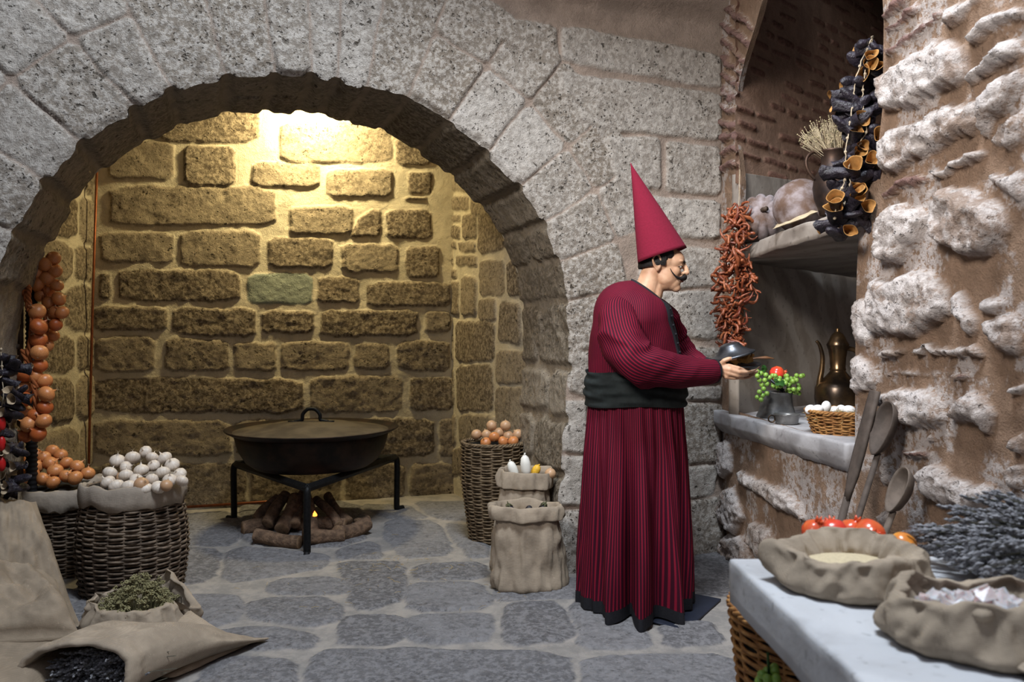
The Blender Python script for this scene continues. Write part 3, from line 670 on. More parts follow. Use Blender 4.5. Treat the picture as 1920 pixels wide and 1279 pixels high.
# floor
FL = Fr((0, 0, 0), (1, 0, 0), (0, 0, 1), (0, 1, 0)); fs = []
k3 = dict(sc=0.552, o=(340, 930))
for q in ([(225,370),(320,347),(480,347),(550,380),(530,430),(440,448),(300,430),(220,410)], [(60,475),(200,450),(330,450),(470,480),(450,520),(250,525),(60,505)], [(-60,338),(190,338),(212,370),(190,425),(90,452),(-60,465)],
          [(310,287),(480,277),(590,292),(560,337),(340,340),(290,320)], [(160,175),(500,200),(495,248),(320,272),(140,300)], [(-80,180),(140,180),(110,290),(-80,320)], [(545,222),(762,227),(762,350),(610,395),(565,350),(605,300),(535,268)],
          [(770,298),(1030,300),(1065,365),(1010,390),(770,395)], [(555,412),(756,407),(752,503),(530,512),(540,445)], [(765,407),(1030,400),(1062,450),(1045,500),(765,503)], [(1098,372),(1290,362),(1330,500),(1110,508),(1088,440)],
          [(1315,360),(1500,375),(1560,450),(1600,515),(1400,525),(1350,500)], [(1620,440),(1800,430),(1850,500),(1650,512)], [(1372,547),(1885,537),(1915,700),(1365,700)], [(462,532),(650,522),(1320,532),(1335,700),(400,700)], [(100,545),(398,555),(385,700),(20,700)],
          [(790,235),(1040,228),(1030,285),(800,290)], [(1060,345),(1100,300),(1350,275),(1350,350),(1310,352),(1090,362)], [(700,82),(870,90),(930,200),(745,215),(690,140)], [(890,95),(1000,100),(1060,210),(975,213)], [(530,185),(650,150),(690,215),(540,215)],
          [(1730,200),(1900,200),(1900,340),(1740,340)], [(600,30),(760,30),(850,80),(680,75)], [(780,20),(1000,20),(1000,90),(870,80)], [(-40,60),(190,60),(200,170),(-60,170)], [(200,20),(600,20),(640,140),(520,180),(200,165)], [(-100,475),(50,478),(40,530),(-100,530)], [(1340,60),(1720,60),(1720,200),(1345,260)]):
    fs.append(st(FL, q, 0.010, **k3))
fs += courses(-3.4, 2.0, 0.6, 2.78, 0.42, 0.6, 0.05, 0.01)
bbs = [(min(p[0] for p in q[0]), max(p[0] for p in q[0]), min(p[1] for p in q[0]), max(p[1] for p in q[0])) for q in fs]
for q in courses(-3.4, 2.0, 2.8, 6.9, 0.38, 0.55, 0.03, 0.008):
    x0, x1, y0, y1 = min(p[0] for p in q[0]), max(p[0] for p in q[0]), min(p[1] for p in q[0]), max(p[1] for p in q[0])
    if not any(x0 < b[1] - 0.03 and x1 > b[0] + 0.03 and y0 < b[3] - 0.03 and y1 > b[2] + 0.03 for b in bbs): fs.append(q)
grid_wall('floor', FL, -3.5, 2.7, 0.8, 6.9, 0.012, fs, M_FLOOR, 0.006, 7, None, 0.032, 0.03, mrough=0.005, seed=9, sharp=0.004, ws=7, grow=0.012)
def plain(name, pts, mat):
    mb = MB(); mb.add(pts, [(0, 1, 2, 3)]); o = mb.build(name, mat); o['kind'] = 'structure'
plain('floor_near', [(-5.2, -4, -0.03), (3.2, -4, -0.03), (3.2, 1.2, -0.03), (-5.2, 1.2, -0.03)], M_FLOOR)
plain('floor_left', [(-5.2, 1.2, -0.03), (-3.45, 1.2, -0.03), (-3.45, 4.6, -0.03), (-5.2, 4.6, -0.03)], M_FLOOR)
plain('wall_rear', [(-5.2, -4, -0.03), (3.2, -4, -0.03), (3.2, -4, 3.6), (-5.2, -4, 3.6)], M_FRONT)
plain('wall_left', [(-5.2, -4, -0.03), (-5.2, 4.6, -0.03), (-5.2, 4.6, 4.2), (-5.2, -4, 4.2)], M_FRONT)
plain('wall_front_left', [(-5.2, 2.6, -0.03), (-3.1, 3.29, -0.03), (-3.1, 3.29, 4.2), (-5.2, 2.6, 4.2)], M_FRONT)
_q = WR.w(3.55, 0, 0); plain('wall_right_near', [(_q.x, _q.y, -0.03), (2.5, -4, -0.03), (2.5, -4, 4.2), (_q.x, _q.y, 4.2)], M_RIGHT)
# ------------------------------------------------------------------ the man
def loft_su(mb, rings, su0, nst, mat=0):
    """open rings whose last column repeats the first; su runs along the columns"""
    n = len(rings[0]); a = [su0 + nst * j / (n - 1) for j in range(n)] * len(rings)
    mb.rings(rings, False, (False, False), mat, a)
man = empty('person', (0.6, 3.9, 0), label='person in tall red cone hat and striped crimson robe, holding out a lidded dish', cat='person')
MO = Vector((0.6, 3.9, 0))
def mloc(v): return Vector(v) - MO
def ang_near(px): return -math.acos(max(-1, min(1, (px - 1191) / 103)))
folds = [(ang_near(1143), 0.030, 0.17), (ang_near(1166), -0.075, 0.10), (ang_near(1184), 0.065, 0.15), (ang_near(1222), -0.030, 0.15), (ang_near(1249), 0.035, 0.16), (ang_near(1268), -0.035, 0.14),
         (ang_near(1110), -0.02, 0.12), (0.35, 0.03, 0.25), (1.0, -0.03, 0.25), (1.6, 0.03, 0.3), (2.3, -0.03, 0.25), (2.8, 0.02, 0.2)]
def sil(tab, z):
    tb = sorted(tab); zs = [t[0] for t in tb]
    return [float(np.interp(z, zs, [t[i] for t in tb])) for i in range(1, len(tab[0]))]
ptoz = lambda py: CAMZ + (HOR - py) / F * 3.9
ptox = lambda px: (px - 960) / F * 3.9 - 0.6
skirt = [(ptoz(690), ptox(1105), ptox(1279), 0.175), (ptoz(757), ptox(1103), ptox(1280), 0.185), (ptoz(850), ptox(1097), ptox(1287), 0.215), (ptoz(950), ptox(1093), ptox(1290), 0.235), (ptoz(1050), ptox(1089), ptox(1293), 0.25), (0.03, ptox(1087), ptox(1294), 0.26)]
N = 260
def skirt_ring(z, off=0.0, dz=0.0):
    l, r, b = sil(skirt, z); cx = (l + r) / 2; a = (r - l) / 2; ring = []; g = sst(1.02, 0.15, z)
    for j in range(N + 1):
        ph = 2 * PI * j / N; k = 0
        for pf, am, wd in folds:
            d = (ph - pf + PI) % (2 * PI) - PI; k += 1.7 * am * math.exp(-(d / wd) ** 2) * (0.06 + 0.94 * g)
        k += 0.012 * g * math.sin(ph * 17 + 2 * math.sin(z * 3)) + 0.006 * math.sin(ph * 29 + z * 4)
        s_ = 0.985 + k / 0.23 * 0.9 + off
        ring.append(Vector((cx + a * math.cos(ph) * s_, b * math.sin(ph) * s_, z + dz - 0.012 * max(0, k) * 10 * (1 if z < 0.1 else 0))))
    return ring
mb = MB(); loft_su(mb, [skirt_ring(z) for z in np.linspace(1.16, 0.055, 60)], 0, 150)
# torso
torso = [(ptoz(700), ptox(1104), ptox(1278), 0.175), (ptoz(660), ptox(1104), ptox(1274), 0.18), (ptoz(630), ptox(1106), ptox(1268), 0.19), (ptoz(600), ptox(1112), ptox(1258), 0.205), (ptoz(580), ptox(1122), ptox(1250), 0.20),
         (ptoz(564), ptox(1136), ptox(1244), 0.175), (ptoz(552), ptox(1152), ptox(1239), 0.135), (ptoz(541), ptox(1170), ptox(1236), 0.095), (ptoz(531), ptox(1185), ptox(1234), 0.068)]
def torso_ring(z):
    l, r, b = sil(torso, z); cx = (l + r) / 2; a = (r - l) / 2
    return [Vector((cx + a * math.cos(p) * (1 + 0.010 * math.sin(7 * p + z * 20)), b * math.sin(p) * (1 + 0.012 * math.sin(9 * p - z * 26)), z)) for p in [2 * PI * j / 120 for j in range(121)]]
NX, NZ0 = ptox(1212), ptoz(546)
neck = [Vector((NX + 0.070 * math.cos(p), 0.064 * math.sin(p), NZ0 - 0.052 * math.cos(p))) for p in [2 * PI * j / 120 for j in range(121)]]
TR = [torso_ring(z) for z in np.linspace(1.13, ptoz(602), 26)]; RA = TR[-1]
for i in range(1, 17):
    t = i / 16; q = []
    for v, n_ in zip(RA, neck):
        k = t ** 2.1; q.append(Vector((v.x + (n_.x - v.x) * k, v.y + (n_.y - v.y) * t ** 1.7, v.z + (n_.z - v.z) * math.sin(t * PI / 2) ** 0.9)))
    TR.append(q)
loft_su(mb, TR, 0, 130)
def tpt(i, p, k=1.02):
    ring = TR[i]; j = (p % (2 * PI)) / (2 * PI) * 120; a_ = ring[int(j)].lerp(ring[min(120, int(j) + 1)], j - int(j)); c_ = sum(ring[:-1], Vector()) / 120
    return c_ + (a_ - c_) * k
def sleeve(pts, nst=46, wr=0.05, n=72):
    P_ = smooth_path([(*mloc(P(a, b, c)), r) for a, b, c, r in pts], 10); rings = []; N_ = len(P_); up = Vector((0, -1, 0))
    for i, q in enumerate(P_):
        p = Vector(q[:3]); t = (Vector(P_[min(i + 1, N_ - 1)][:3]) - Vector(P_[max(i - 1, 0)][:3])).normalized()
        x = t.cross(up).normalized(); up = x.cross(t).normalized(); s = i / (N_ - 1); ring = []
        for j in range(n + 1):
            ph = 2 * PI * j / n
            env = 0.3 + 0.9 * math.exp(-((s - 0.42) / 0.22) ** 2); rd = 1 - 2 * abs(float(fbm(math.cos(ph) * 0.9 + s * 5.5, math.sin(ph) * 0.9 - s * 3.0, s * 6.5 + nst, 1, 2)))
            k = 0.16 * (rd - 0.6) * env + wr * math.sin(s * 30 + 2.0 * math.sin(ph + 0.6) + ph) * env * 0.7 + 0.03 * math.sin(3 * ph + s * 9)
            ring.append(p + (x * math.cos(ph) + up * math.sin(ph)) * q[3] * (1 + float(k)))
        rings.append(ring)
    return rings
near = [(1168, 572, 3.84, 0.055), (1158, 590, 3.76, 0.085), (1160, 618, 3.70, 0.096), (1170, 648, 3.66, 0.104), (1192, 678, 3.63, 0.104), (1225, 690, 3.64, 0.092), (1262, 696, 3.68, 0.082), (1300, 698, 3.74, 0.070), (1330, 697, 3.785, 0.060), (1340, 696, 3.80, 0.054)]
far = [(1222, 572, 4.0, 0.05), (1238, 590, 4.07, 0.08), (1250, 620, 4.11, 0.09), (1262, 650, 4.12, 0.092), (1285, 674, 4.09, 0.078), (1312, 688, 4.02, 0.062), (1338, 694, 3.97, 0.05)]
rn = sleeve(near); rf = sleeve(far)
loft_su(mb, rn, 0, 46); loft_su(mb, rf, 0, 40)
robe = mb.build('robe', M_ROBE, man, att='su')
mb = MB(); mb.rings([[v * 1.0 for v in skirt_ring(z, 0.006)] for z in (0.078, 0.06, 0.045, 0.03, 0.024)], False); mb.rings([skirt_ring(0.028, -0.01), skirt_ring(0.2, -0.03)], False)
hem = mb.build('hem', M_TRIM, man)
def cuff(rr, k=7):
    m = MB(); base = rr[-k:]
    out = []
    for i, r in enumerate(base):
        c = sum((v for v in r[:-1]), Vector()) / (len(r) - 1); out.append([c + (v - c) * 1.035 for v in r])
    c = sum((v for v in out[-1][:-1]), Vector()) / (len(out[-1]) - 1); out.append([c + (v - c) * 0.86 for v in out[-1]])
    m.rings(out, False); return m.build('cuff', M_TRIM, man)
cuff(rn); cuff(rf)
# collar band and black shirt front
mb = MB(); mb.rings([[v + Vector((0, 0, dz)) + (v - Vector((NX, 0, v.z))) * k for v in neck[:-1]] for dz, k in ((-0.014, 0.13), (-0.002, 0.10), (0.008, 0.04), (0.006, -0.04), (-0.02, -0.06))]); mb.build('collar', M_TRIM, man)
mb = MB(); R = []
for i in range(0, len(TR)):
    s = i / (len(TR) - 1); wdt = 0.10 + 0.16 * s + 0.25 * s ** 6; pc = -0.40 - 0.05 * s
    R.append([tpt(i, p, 1.03 if 0 < j < 8 else 1.0) for j, p in enumerate(np.linspace(pc - wdt, pc + wdt, 9))])
mb.rings(R, False); mb.build('shirt_front', M_TRIM, man)
for i in range(3, 34, 4): mb = MB(); mb.ball(tpt(i, -0.5 , 1.05), 0.006, 8, 6); mb.build('button', M_TRIM, man)
# sash
mb = MB(); R = []
for i, z in enumerate(np.linspace(ptoz(757) - 0.004, ptoz(697) + 0.006, 26)):
    l, r, b = sil(skirt, z); cx = (l + r) / 2; a = (r - l) / 2; s = i / 25; ring = []
    for j in range(120):
        p = 2 * PI * j / 120; k = 1.055 + 0.045 * math.sin(PI * s) + 0.022 * math.sin(s * 19 + 1.5 * math.sin(p * 2 + 1)) + 0.01 * math.sin(p * 5 + s * 30)
        ring.append(Vector((cx + a * k * math.cos(p), (b + 0.004) * k * math.sin(p), z + 0.006 * math.sin(p * 3))))
    R.append(ring)
mb.rings(R); mb.build('sash', M_SASH, man)
# body: one surface grown from rounded pieces
HC = mloc(P(1243, 500, 3.9)); hf = Vector((math.cos(0.2), -math.sin(0.2), 0)); hs = Vector((-math.sin(0.2), -math.cos(0.2), 0)); tilt = Matrix.Rotation(0.10, 3, hs.cross(Vector((0, 0, 1))).cross(Vector((0, 0, 1))) if False else hs * -1)
def H(f, s, z): return HC + tilt @ (hf * f + hs * s + Vector((0, 0, z)))
HM = tilt @ Matrix((hf, hs, Vector((0, 0, 1)))).transposed()
bb = MB()
def hb(f, s, z, rf_, rs_, rz_): bb.ball(H(f, s, z), (rf_, rs_, rz_), 24, 16, 0, HM)
hb(-0.018, 0, 0.035, 0.098, 0.076, 0.085); hb(0.022, 0, -0.03, 0.066, 0.062, 0.086); hb(0.050, 0, 0.032, 0.052, 0.062, 0.055); hb(0.0, 0, -0.045, 0.055, 0.056, 0.05)
hb(0.050, 0, -0.072, 0.042, 0.040, 0.042); hb(0.072, 0, -0.098, 0.024, 0.025, 0.021); hb(0.01, 0, -0.07, 0.052, 0.050, 0.035)
for s in (1, -1):
    hb(0.050, 0.026 * s, -0.018, 0.036, 0.028, 0.040); hb(0.078, 0.028 * s, 0.030, 0.019, 0.026, 0.010); hb(0.082, 0.030 * s, 0.012, 0.012, 0.014, 0.0085); hb(0.015, 0.040 * s, -0.050, 0.045, 0.020, 0.040)
    bb.tube([H(-0.022, 0.066 * s, -0.028), H(-0.012, 0.072 * s, -0.008), H(-0.012, 0.077 * s, 0.026), H(-0.022, 0.084 * s, 0.046), H(-0.040, 0.088 * s, 0.046), H(-0.050, 0.086 * s, 0.026), H(-0.042, 0.080 * s, 0.0), H(-0.028, 0.075 * s, -0.020), H(-0.022, 0.070 * s, -0.030)], 0.0058, 8)
    bb.ball(H(-0.030, 0.069 * s, 0.012), (0.019, 0.008, 0.030), 12, 8, 0, HM); bb.ball(H(-0.024, 0.074 * s, -0.018), (0.009, 0.006, 0.010), 10, 8, 0, HM); hb(0.100, 0.010 * s, -0.024, 0.011, 0.010, 0.008)
bb.tube([H(0.092, 0, 0.030), H(0.102, 0, 0.012), H(0.112, 0, -0.006), H(0.118, 0, -0.020), H(0.110, 0, -0.030)], [0.011, 0.012, 0.0135, 0.0135, 0.010], 12)
hb(0.090, 0, -0.046, 0.012, 0.024, 0.012); hb(0.092, 0, -0.056, 0.010, 0.019, 0.005); hb(0.089, 0, -0.066, 0.010, 0.017, 0.006)
bb.tube([mloc(P(1232, 492, 3.9)), mloc(P(1222, 515, 3.9)), mloc(P(1215, 535, 3.9)), mloc(P(1208, 556, 3.9)), mloc(P(1198, 585, 3.9))], [0.045, 0.055, 0.056, 0.062, 0.10], 24)
bb.tube([mloc(P(1232, 528, 3.9)), mloc(P(1226, 550, 3.9)), mloc(P(1215, 575, 3.9))], [0.040, 0.044, 0.05], 18)
bb.tube([(-0.01, 0, 1.50), (-0.01, 0, 1.35), (-0.01, 0, 1.15), (0, 0, 0.95), (0, 0, 0.85)], [0.10, 0.13, 0.12, 0.13, 0.12], 24, flat=1.0)
bb.tube([mloc(P(1172, 590, 3.80)), (-0.04, 0, 1.46), mloc(P(1235, 595, 4.04))], [0.055, 0.09, 0.055], 18)
for s in (-1, 1):
    bb.tube([(0, 0.09 * s, 0.9), (0.01, 0.10 * s, 0.5), (0.0, 0.11 * s, 0.08)], [0.085, 0.055, 0.04], 16)
    bb.tube([(-0.04, 0.11 * s, 0.045), (0.03, 0.115 * s, 0.045), (0.13, 0.125 * s, 0.035)], [0.035, 0.038, 0.028], 12)
bb.tube([mloc(P(a, b, c)) for a, b, c, r in near[1:]] + [mloc(P(1352, 692, 3.81))], [0.05, .052, .05, .05, .045, .042, .038, .032, .028, .026], 16)
bb.tube([mloc(P(a, b, c)) for a, b, c, r in far[1:]] + [mloc(P(1352, 694, 3.955))], [0.05, .05, .05, .045, .038, .03, .027], 16)
def hand(wr, kn, tips, thumb, wdir, r=0.0088):
    """wr wrist, kn four knuckles, tips per finger [middle joint, end joint, tip]"""
    for k in kn: bb.tube([wr, (wr + k) / 2, k], [0.021, 0.0165, 0.0125], 10)
    bb.tube([wr, thumb[0]], [0.02, 0.015], 10)
    for i, (k, t) in enumerate(zip(kn, tips)):
        q = (0.95, 1.0, 0.96, 0.84)[i] * r; bb.tube([k] + list(t), [q * 1.15, q * 1.08, q * 0.98, q * 0.8], 10); bb.ball(t[-1], q * 0.82, 10, 8)
        bb.ball(k, q * 1.25, 10, 8)
    bb.tube(thumb, [0.0135, 0.0115, 0.0105, 0.0085], 10); bb.ball(thumb[-1], 0.0088, 10, 8)
p = lambda a, b, c: mloc(P(a, b, c))
hand(p(1346, 691, 3.80), [p(1368, 686, 3.775), p(1370, 693, 3.765), p(1369, 701, 3.768), p(1364, 708, 3.778)],
     [[p(1385, 690, 3.765), p(1394, 693, 3.785), p(1400, 694, 3.81)], [p(1386, 698, 3.762), p(1398, 698, 3.78), p(1407, 697, 3.805)], [p(1383, 705, 3.77), p(1394, 704, 3.79), p(1402, 703, 3.81)], [p(1377, 710, 3.785), p(1386, 709, 3.80), p(1393, 707, 3.815)]],
     [p(1352, 683, 3.79), p(1358, 676, 3.775), p(1366, 673, 3.77), p(1379, 672, 3.785)], None)
hand(p(1352, 694, 3.95), [p(1372, 699, 3.985), p(1376, 703, 3.97), p(1378, 706, 3.95), p(1378, 709, 3.935)],
     [[p(1396, 696, 4.0), p(1410, 690, 3.99), p(1420, 683, 3.98)], [p(1398, 700, 3.985), p(1413, 695, 3.97), p(1422, 688, 3.96)], [p(1398, 705, 3.965), p(1411, 702, 3.95), p(1420, 696, 3.94)], [p(1396, 709, 3.945), p(1406, 707, 3.93), p(1414, 703, 3.92)]],
     [p(1362, 688, 3.985), p(1372, 680, 4.0), p(1382, 676, 4.0), p(1392, 674, 3.99)], None)
tmp = bb.build('tmp_body', M_SKIN)
rm = tmp.modifiers.new('r', 'REMESH'); rm.mode = 'VOXEL'; rm.voxel_size = 0.0034; rm.use_smooth_shade = True
smd = tmp.modifiers.new('s', 'SMOOTH'); smd.factor = 0.5; smd.iterations = 7
bpy.context.view_layer.update(); dg = bpy.context.evaluated_depsgraph_get()
bm_ = bpy.data.meshes.new_from_object(tmp.evaluated_get(dg)); bpy.data.objects.remove(tmp)
bm_.polygons.foreach_set('use_smooth', [True] * len(bm_.polygons))
body = bpy.data.objects.new('body', bm_); C.objects.link(body); body.parent = man
if not bm_.materials: bm_.materials.append(M_SKIN)
# face details
for s in (1, -1):
    e = MB(); e.ball(H(0.0845, 0.031 * s, 0.003), (0.0060, 0.0105, 0.0050), 16, 12, 0, HM); e.ball(H(0.0870, 0.0325 * s, 0.003), (0.0046, 0.0068, 0.0052), 12, 8, 1, HM); e.ball(H(0.0885, 0.033 * s, 0.003), (0.0035, 0.0055, 0.0044), 12, 8, 1, HM); e.tube([H(0.072, 0.045 * s, 0.002), H(0.088, 0.038 * s, 0.0085), H(0.0935, 0.024 * s, 0.006)], [0.0012, 0.002, 0.0012], 6, 1); e.build('eye', [M_EYE, M_IRIS], man)
    e = MB(); e.tube([H(0.066, 0.050 * s, 0.022), H(0.083, 0.040 * s, 0.030), H(0.096, 0.024 * s, 0.029), H(0.101, 0.010 * s, 0.024)], [0.003, 0.006, 0.0078, 0.005], 8); e.build('eyebrow', M_HAIR, man)
    e = MB(); e.tube([H(0.070, 0.046 * s, 0.006), H(0.088, 0.037 * s, 0.0115), H(0.095, 0.024 * s, 0.009)], [0.002, 0.0038, 0.002], 8); e.build('eyelid', M_SKIN, man)
e = MB()
for s in (1, -1):
    pts = [H(0.108, 0.0, -0.042), H(0.107, 0.014 * s, -0.045), H(0.098, 0.029 * s, -0.050), H(0.083, 0.042 * s, -0.052), H(0.064, 0.054 * s, -0.044), H(0.046, 0.063 * s, -0.026), H(0.036, 0.067 * s, -0.010)]
    pts = [Vector(q) for q in smooth_path([tuple(v) for v in pts], 4)]
    e.tube(pts, list(np.interp(np.linspace(0, 6, len(pts)), range(7), [0.012, 0.0135, 0.0115, 0.007, 0.0042, 0.0026, 0.0012])), 10)
e.build('moustache', M_HAIR, man)
e = MB(); e.tube([H(0.088, -0.017, -0.0625), H(0.100, -0.007, -0.0635), H(0.101, 0, -0.0645), H(0.100, 0.007, -0.0635), H(0.088, 0.017, -0.0625)], [0.002, 0.0045, 0.005, 0.0045, 0.002], 8); e.build('lower_lip', M_LIP, man)
hr = MB(); R = []
for z, k in ((0.09, 0.9), (0.06, 1.02), (0.04, 1.045), (0.022, 1.045), (0.008, 1.035), (0.0, 1.0)):
    ring = []
    for j in range(49):
        ph = math.radians(-282 + j * 204 / 48 + 0) ; ph = PI - math.radians(108) + math.radians(216) * j / 48
        rr = k; dz = -0.022 * max(0, -math.cos(ph)) if z < 0.03 else 0
        ring.append(H(-0.018 + 0.099 * rr * math.cos(ph), 0.0775 * rr * math.sin(ph), z + dz))
    R.append(ring)
hr.rings(R, False)
for s in (1, -1): hr.ball(H(0.016, 0.060 * s, 0.060), (0.032, 0.014, 0.030), 14, 10, 0, HM); hr.ball(H(0.006, 0.0645 * s, 0.036), (0.018, 0.010, 0.016), 14, 10, 0, HM)
hr.build('hair', M_HAIR, man)
# cone hat: base ring tilted like the brim in the picture
bl_ = mloc(P(1196, 494, 3.9)); bf_ = mloc(P(1288, 464, 3.9)); tip = mloc(P(1182, 305, 3.9)); bc = (bl_ + bf_) / 2; ax = (bf_ - bl_) / 2; sx = Vector((-0.02, -0.108, 0.0))
hm = MB(); R = []
for i in range(30):
    t = i / 29; cc = bc.lerp(tip, t)
    R.append([cc + (ax * math.cos(p_) + sx * math.sin(p_)) * max(0.006, (1 - t) * (1 + 0.02 * math.sin(PI * t))) for p_ in [2 * PI * j / 64 for j in range(64)]])
R.insert(0, [bc + (v - bc) * 0.97 for v in R[0]]); R.insert(0, [bc + (v - bc) * 0.80 + (tip - bc) * 0.10 for v in R[1]])
hm.rings(R, True, (False, True)); hm.build('cone_hat', M_FELT, man)
for s in (-1, 1): mb = MB(); mb.tube([(0.02, 0.12 * s, 0.03), (0.12, 0.13 * s, 0.032), (0.18, 0.135 * s, 0.026), (0.21, 0.135 * s, 0.022)], [0.045, 0.042, 0.032, 0.015], 14, flat=0.65); mb.build('slipper', M_TRIM, man)
# plate on the floor under him
c4 = [PF(1083, 1134), PF(1287, 1187), PF(1352, 1128), PF(1170, 1092)]
o = slab('floor_plate', [(v.x, v.y) for v in c4], 0.006, 0.014, M_MAT, 0.002, 0.0, 0.05)
tag(recenter(o), 'flat dark blue metal plate on the floor under the robed figure', 'plate')

# what he holds
def lid_mesh(prof, n=48, mod=None): m_ = MB(); m_.lathe(prof, n, mod=mod); return m_
d = MB(); d.lathe([(0.0, -0.022), (0.05, -0.022), (0.075, -0.016), (0.092, -0.002), (0.096, 0.002), (0.094, 0.004), (0.088, 0.0), (0.07, -0.01), (0.0, -0.013)], 48)
dish = d.build('dish', M_TINDK); dish.location = P(1389, 684, 3.87); dish.rotation_euler = (0.10, -0.06, 0)
tag(dish, 'dark shallow metal dish of golden pieces held in both hands', 'dish')
d = MB(); d.lathe([(0.108, 0.0), (0.110, 0.004), (0.108, 0.008), (0.095, 0.013), (0.078, 0.022), (0.060, 0.038), (0.050, 0.052), (0.046, 0.060), (0.030, 0.066), (0.0, 0.068)], 48); d.lathe([(0.105, 0.0), (0.09, 0.008), (0.05, 0.04), (0.0, 0.05)], 48)
dl = d.build('lid', M_TIN, dish); dl['label'] = 'domed tin lid held tilted open'; dl.matrix_parent_inverse = (Matrix.Translation(dish.location) @ Matrix.Rotation(0.10, 4, 'X') @ Matrix.Rotation(-0.10, 4, 'Y')).inverted() ; dl.location = P(1373, 669, 3.87); dl.rotation_euler = (0.02, -0.30, 0)
for i, (a, b, yy, rz, ry, sz) in enumerate(((1374, 677, 3.83, 0.5, 0.5, (0.022, 0.016, 0.012)), (1384, 673, 3.86, 1.1, -0.4, (0.020, 0.016, 0.014)), (1397, 671, 3.85, 0.9, -0.65, (0.026, 0.016, 0.013)), (1403, 674, 3.90, 0.2, -0.3, (0.018, 0.016, 0.014)), (1411, 666, 3.88, 0.2, 0.3, (0.007, 0.007, 0.006)))):
    d = MB(); d.box((0, 0, 0), sz); o = d.build('bread_piece', M_BREAD, smooth=False, bevel=0.002); o.location = P(a, b, yy); o.rotation_euler = (0.2, ry, rz)
    tag(o, ['golden bread wedge lying by the thumb in the dark dish', 'golden bread wedge in the middle of the dish under the lid', 'largest golden bread wedge standing up at the open side of the dish', 'golden bread wedge at the far edge of the dish', 'small crumb of bread on top of the wedge in the dish'][i], 'bread', 'bread pieces in the dish')
d = MB(); pts = smooth_path([tuple(P(1312, 673, 3.96)), tuple(P(1345, 675, 3.96)), tuple(P(1400, 674, 3.96)), tuple(P(1418, 672, 3.96)), tuple(P(1436, 671, 3.96)), tuple(P(1452, 673, 3.96))], 5)
d.tube(pts, list(np.interp(np.linspace(0, 5, len(pts)), range(6), [0.004, 0.007, 0.007, 0.012, 0.020, 0.004])), 12, flat=0.45)
o = d.build('wooden_spoon', simple('spoon_wood', (0.16, 0.075, 0.035), 0.45)); tag(recenter(o), 'brown wooden spoon held flat behind the tin dish', 'spoon')

# ------------------------------------------------------------------ hearth: cauldron, stand, logs
CX, CY = -1.36, 5.46
ct = empty('cauldron', (CX, CY, 0.42), label='large sooty copper cauldron standing on the iron tripod in the hearth', cat='cauldron')
d = MB(); d.lathe([(0.0, 0.0), (0.30, 0.0), (0.38, 0.012), (0.44, 0.055), (0.485, 0.13), (0.505, 0.20), (0.515, 0.243), (0.50, 0.243), (0.47, 0.13), (0.40, 0.04), (0.0, 0.015)], 72)
d.build('bowl', M_POT, ct)
d = MB(); d.lathe([(0.512, 0.232), (0.545, 0.246), (0.572, 0.262), (0.578, 0.268), (0.574, 0.273), (0.54, 0.258), (0.50, 0.248)], 72, mod=lambda p_, t: 1 + 0.004 * math.sin(5 * p_)); d.build('rim', M_POT, ct)
d = MB(); d.lathe([(0.0, -0.006), (0.505, -0.006), (0.52, 0.0), (0.515, 0.006), (0.47, 0.016), (0.35, 0.032), (0.30, 0.036), (0.28, 0.046), (0.15, 0.060), (0.0, 0.066)], 72, mod=lambda p_, t: 1 + 0.006 * math.sin(3 * p_ + 1)); cl_ = d.build('lid', M_LID, ct); cl_.location = (-0.01, 0, 0.248); cl_['label'] = 'dusty brown domed lid'
d = MB(); pts = smooth_path([(-0.115, 0, 0.062), (-0.09, 0, 0.066), (-0.062, 0, 0.075), (-0.058, 0, 0.11), (-0.03, 0, 0.142), (0.0, 0, 0.148), (0.03, 0, 0.142), (0.058, 0, 0.11), (0.062, 0, 0.075), (0.09, 0, 0.066), (0.115, 0, 0.062)], 5)
d.tube(pts, 0.0125, 12); d.box((-0.125, 0, 0.062), (0.03, 0.016, 0.005)); d.box((0.125, 0, 0.062), (0.03, 0.016, 0.005)); d.build('handle', M_IRON, cl_)
tr = empty('iron_tripod', (CX, CY, 0), label='black iron three-legged stand under the cauldron', cat='stand')
Lp, Fp, Rp = PF(441, 976), PF(576, 1040), PF(742, 958); hz = 0.40
T0 = Vector((CX, CY, 0))
for nm, a, b in (('bar', Lp, Fp), ('bar', Rp, Fp), ('bar', Lp, Rp)):
    d = MB(); a2 = Vector((a.x, a.y, hz)) - T0; b2 = Vector((b.x, b.y, hz)) - T0; mid_ = (a2 + b2) / 2 - Vector((0, 0, 0.0))
    d.tube([a2, mid_, b2], 0.023, 4, flat=1.2); d.build(nm, M_IRON, tr, bevel=0.003)
for a in (Lp, Fp, Rp):
    b = Vector((a.x, a.y, 0)) - T0; dr = b.normalized(); d = MB()
    d.tube(smooth_path([tuple(b - dr * 0.05 + Vector((0, 0, hz))), tuple(b - dr * 0.01 + Vector((0, 0, hz - 0.004))), tuple(b + dr * 0.012 + Vector((0, 0, hz - 0.03))), tuple(b + dr * 0.012 + Vector((0, 0, 0.2))), tuple(b + dr * 0.01 + Vector((0, 0, 0.03))), tuple(b + dr * 0.025 + Vector((0, 0, 0.012))), tuple(b + dr * 0.07 + Vector((0, 0, 0.012)))], 5), 0.022, 8); d.build('leg', M_IRON, tr)
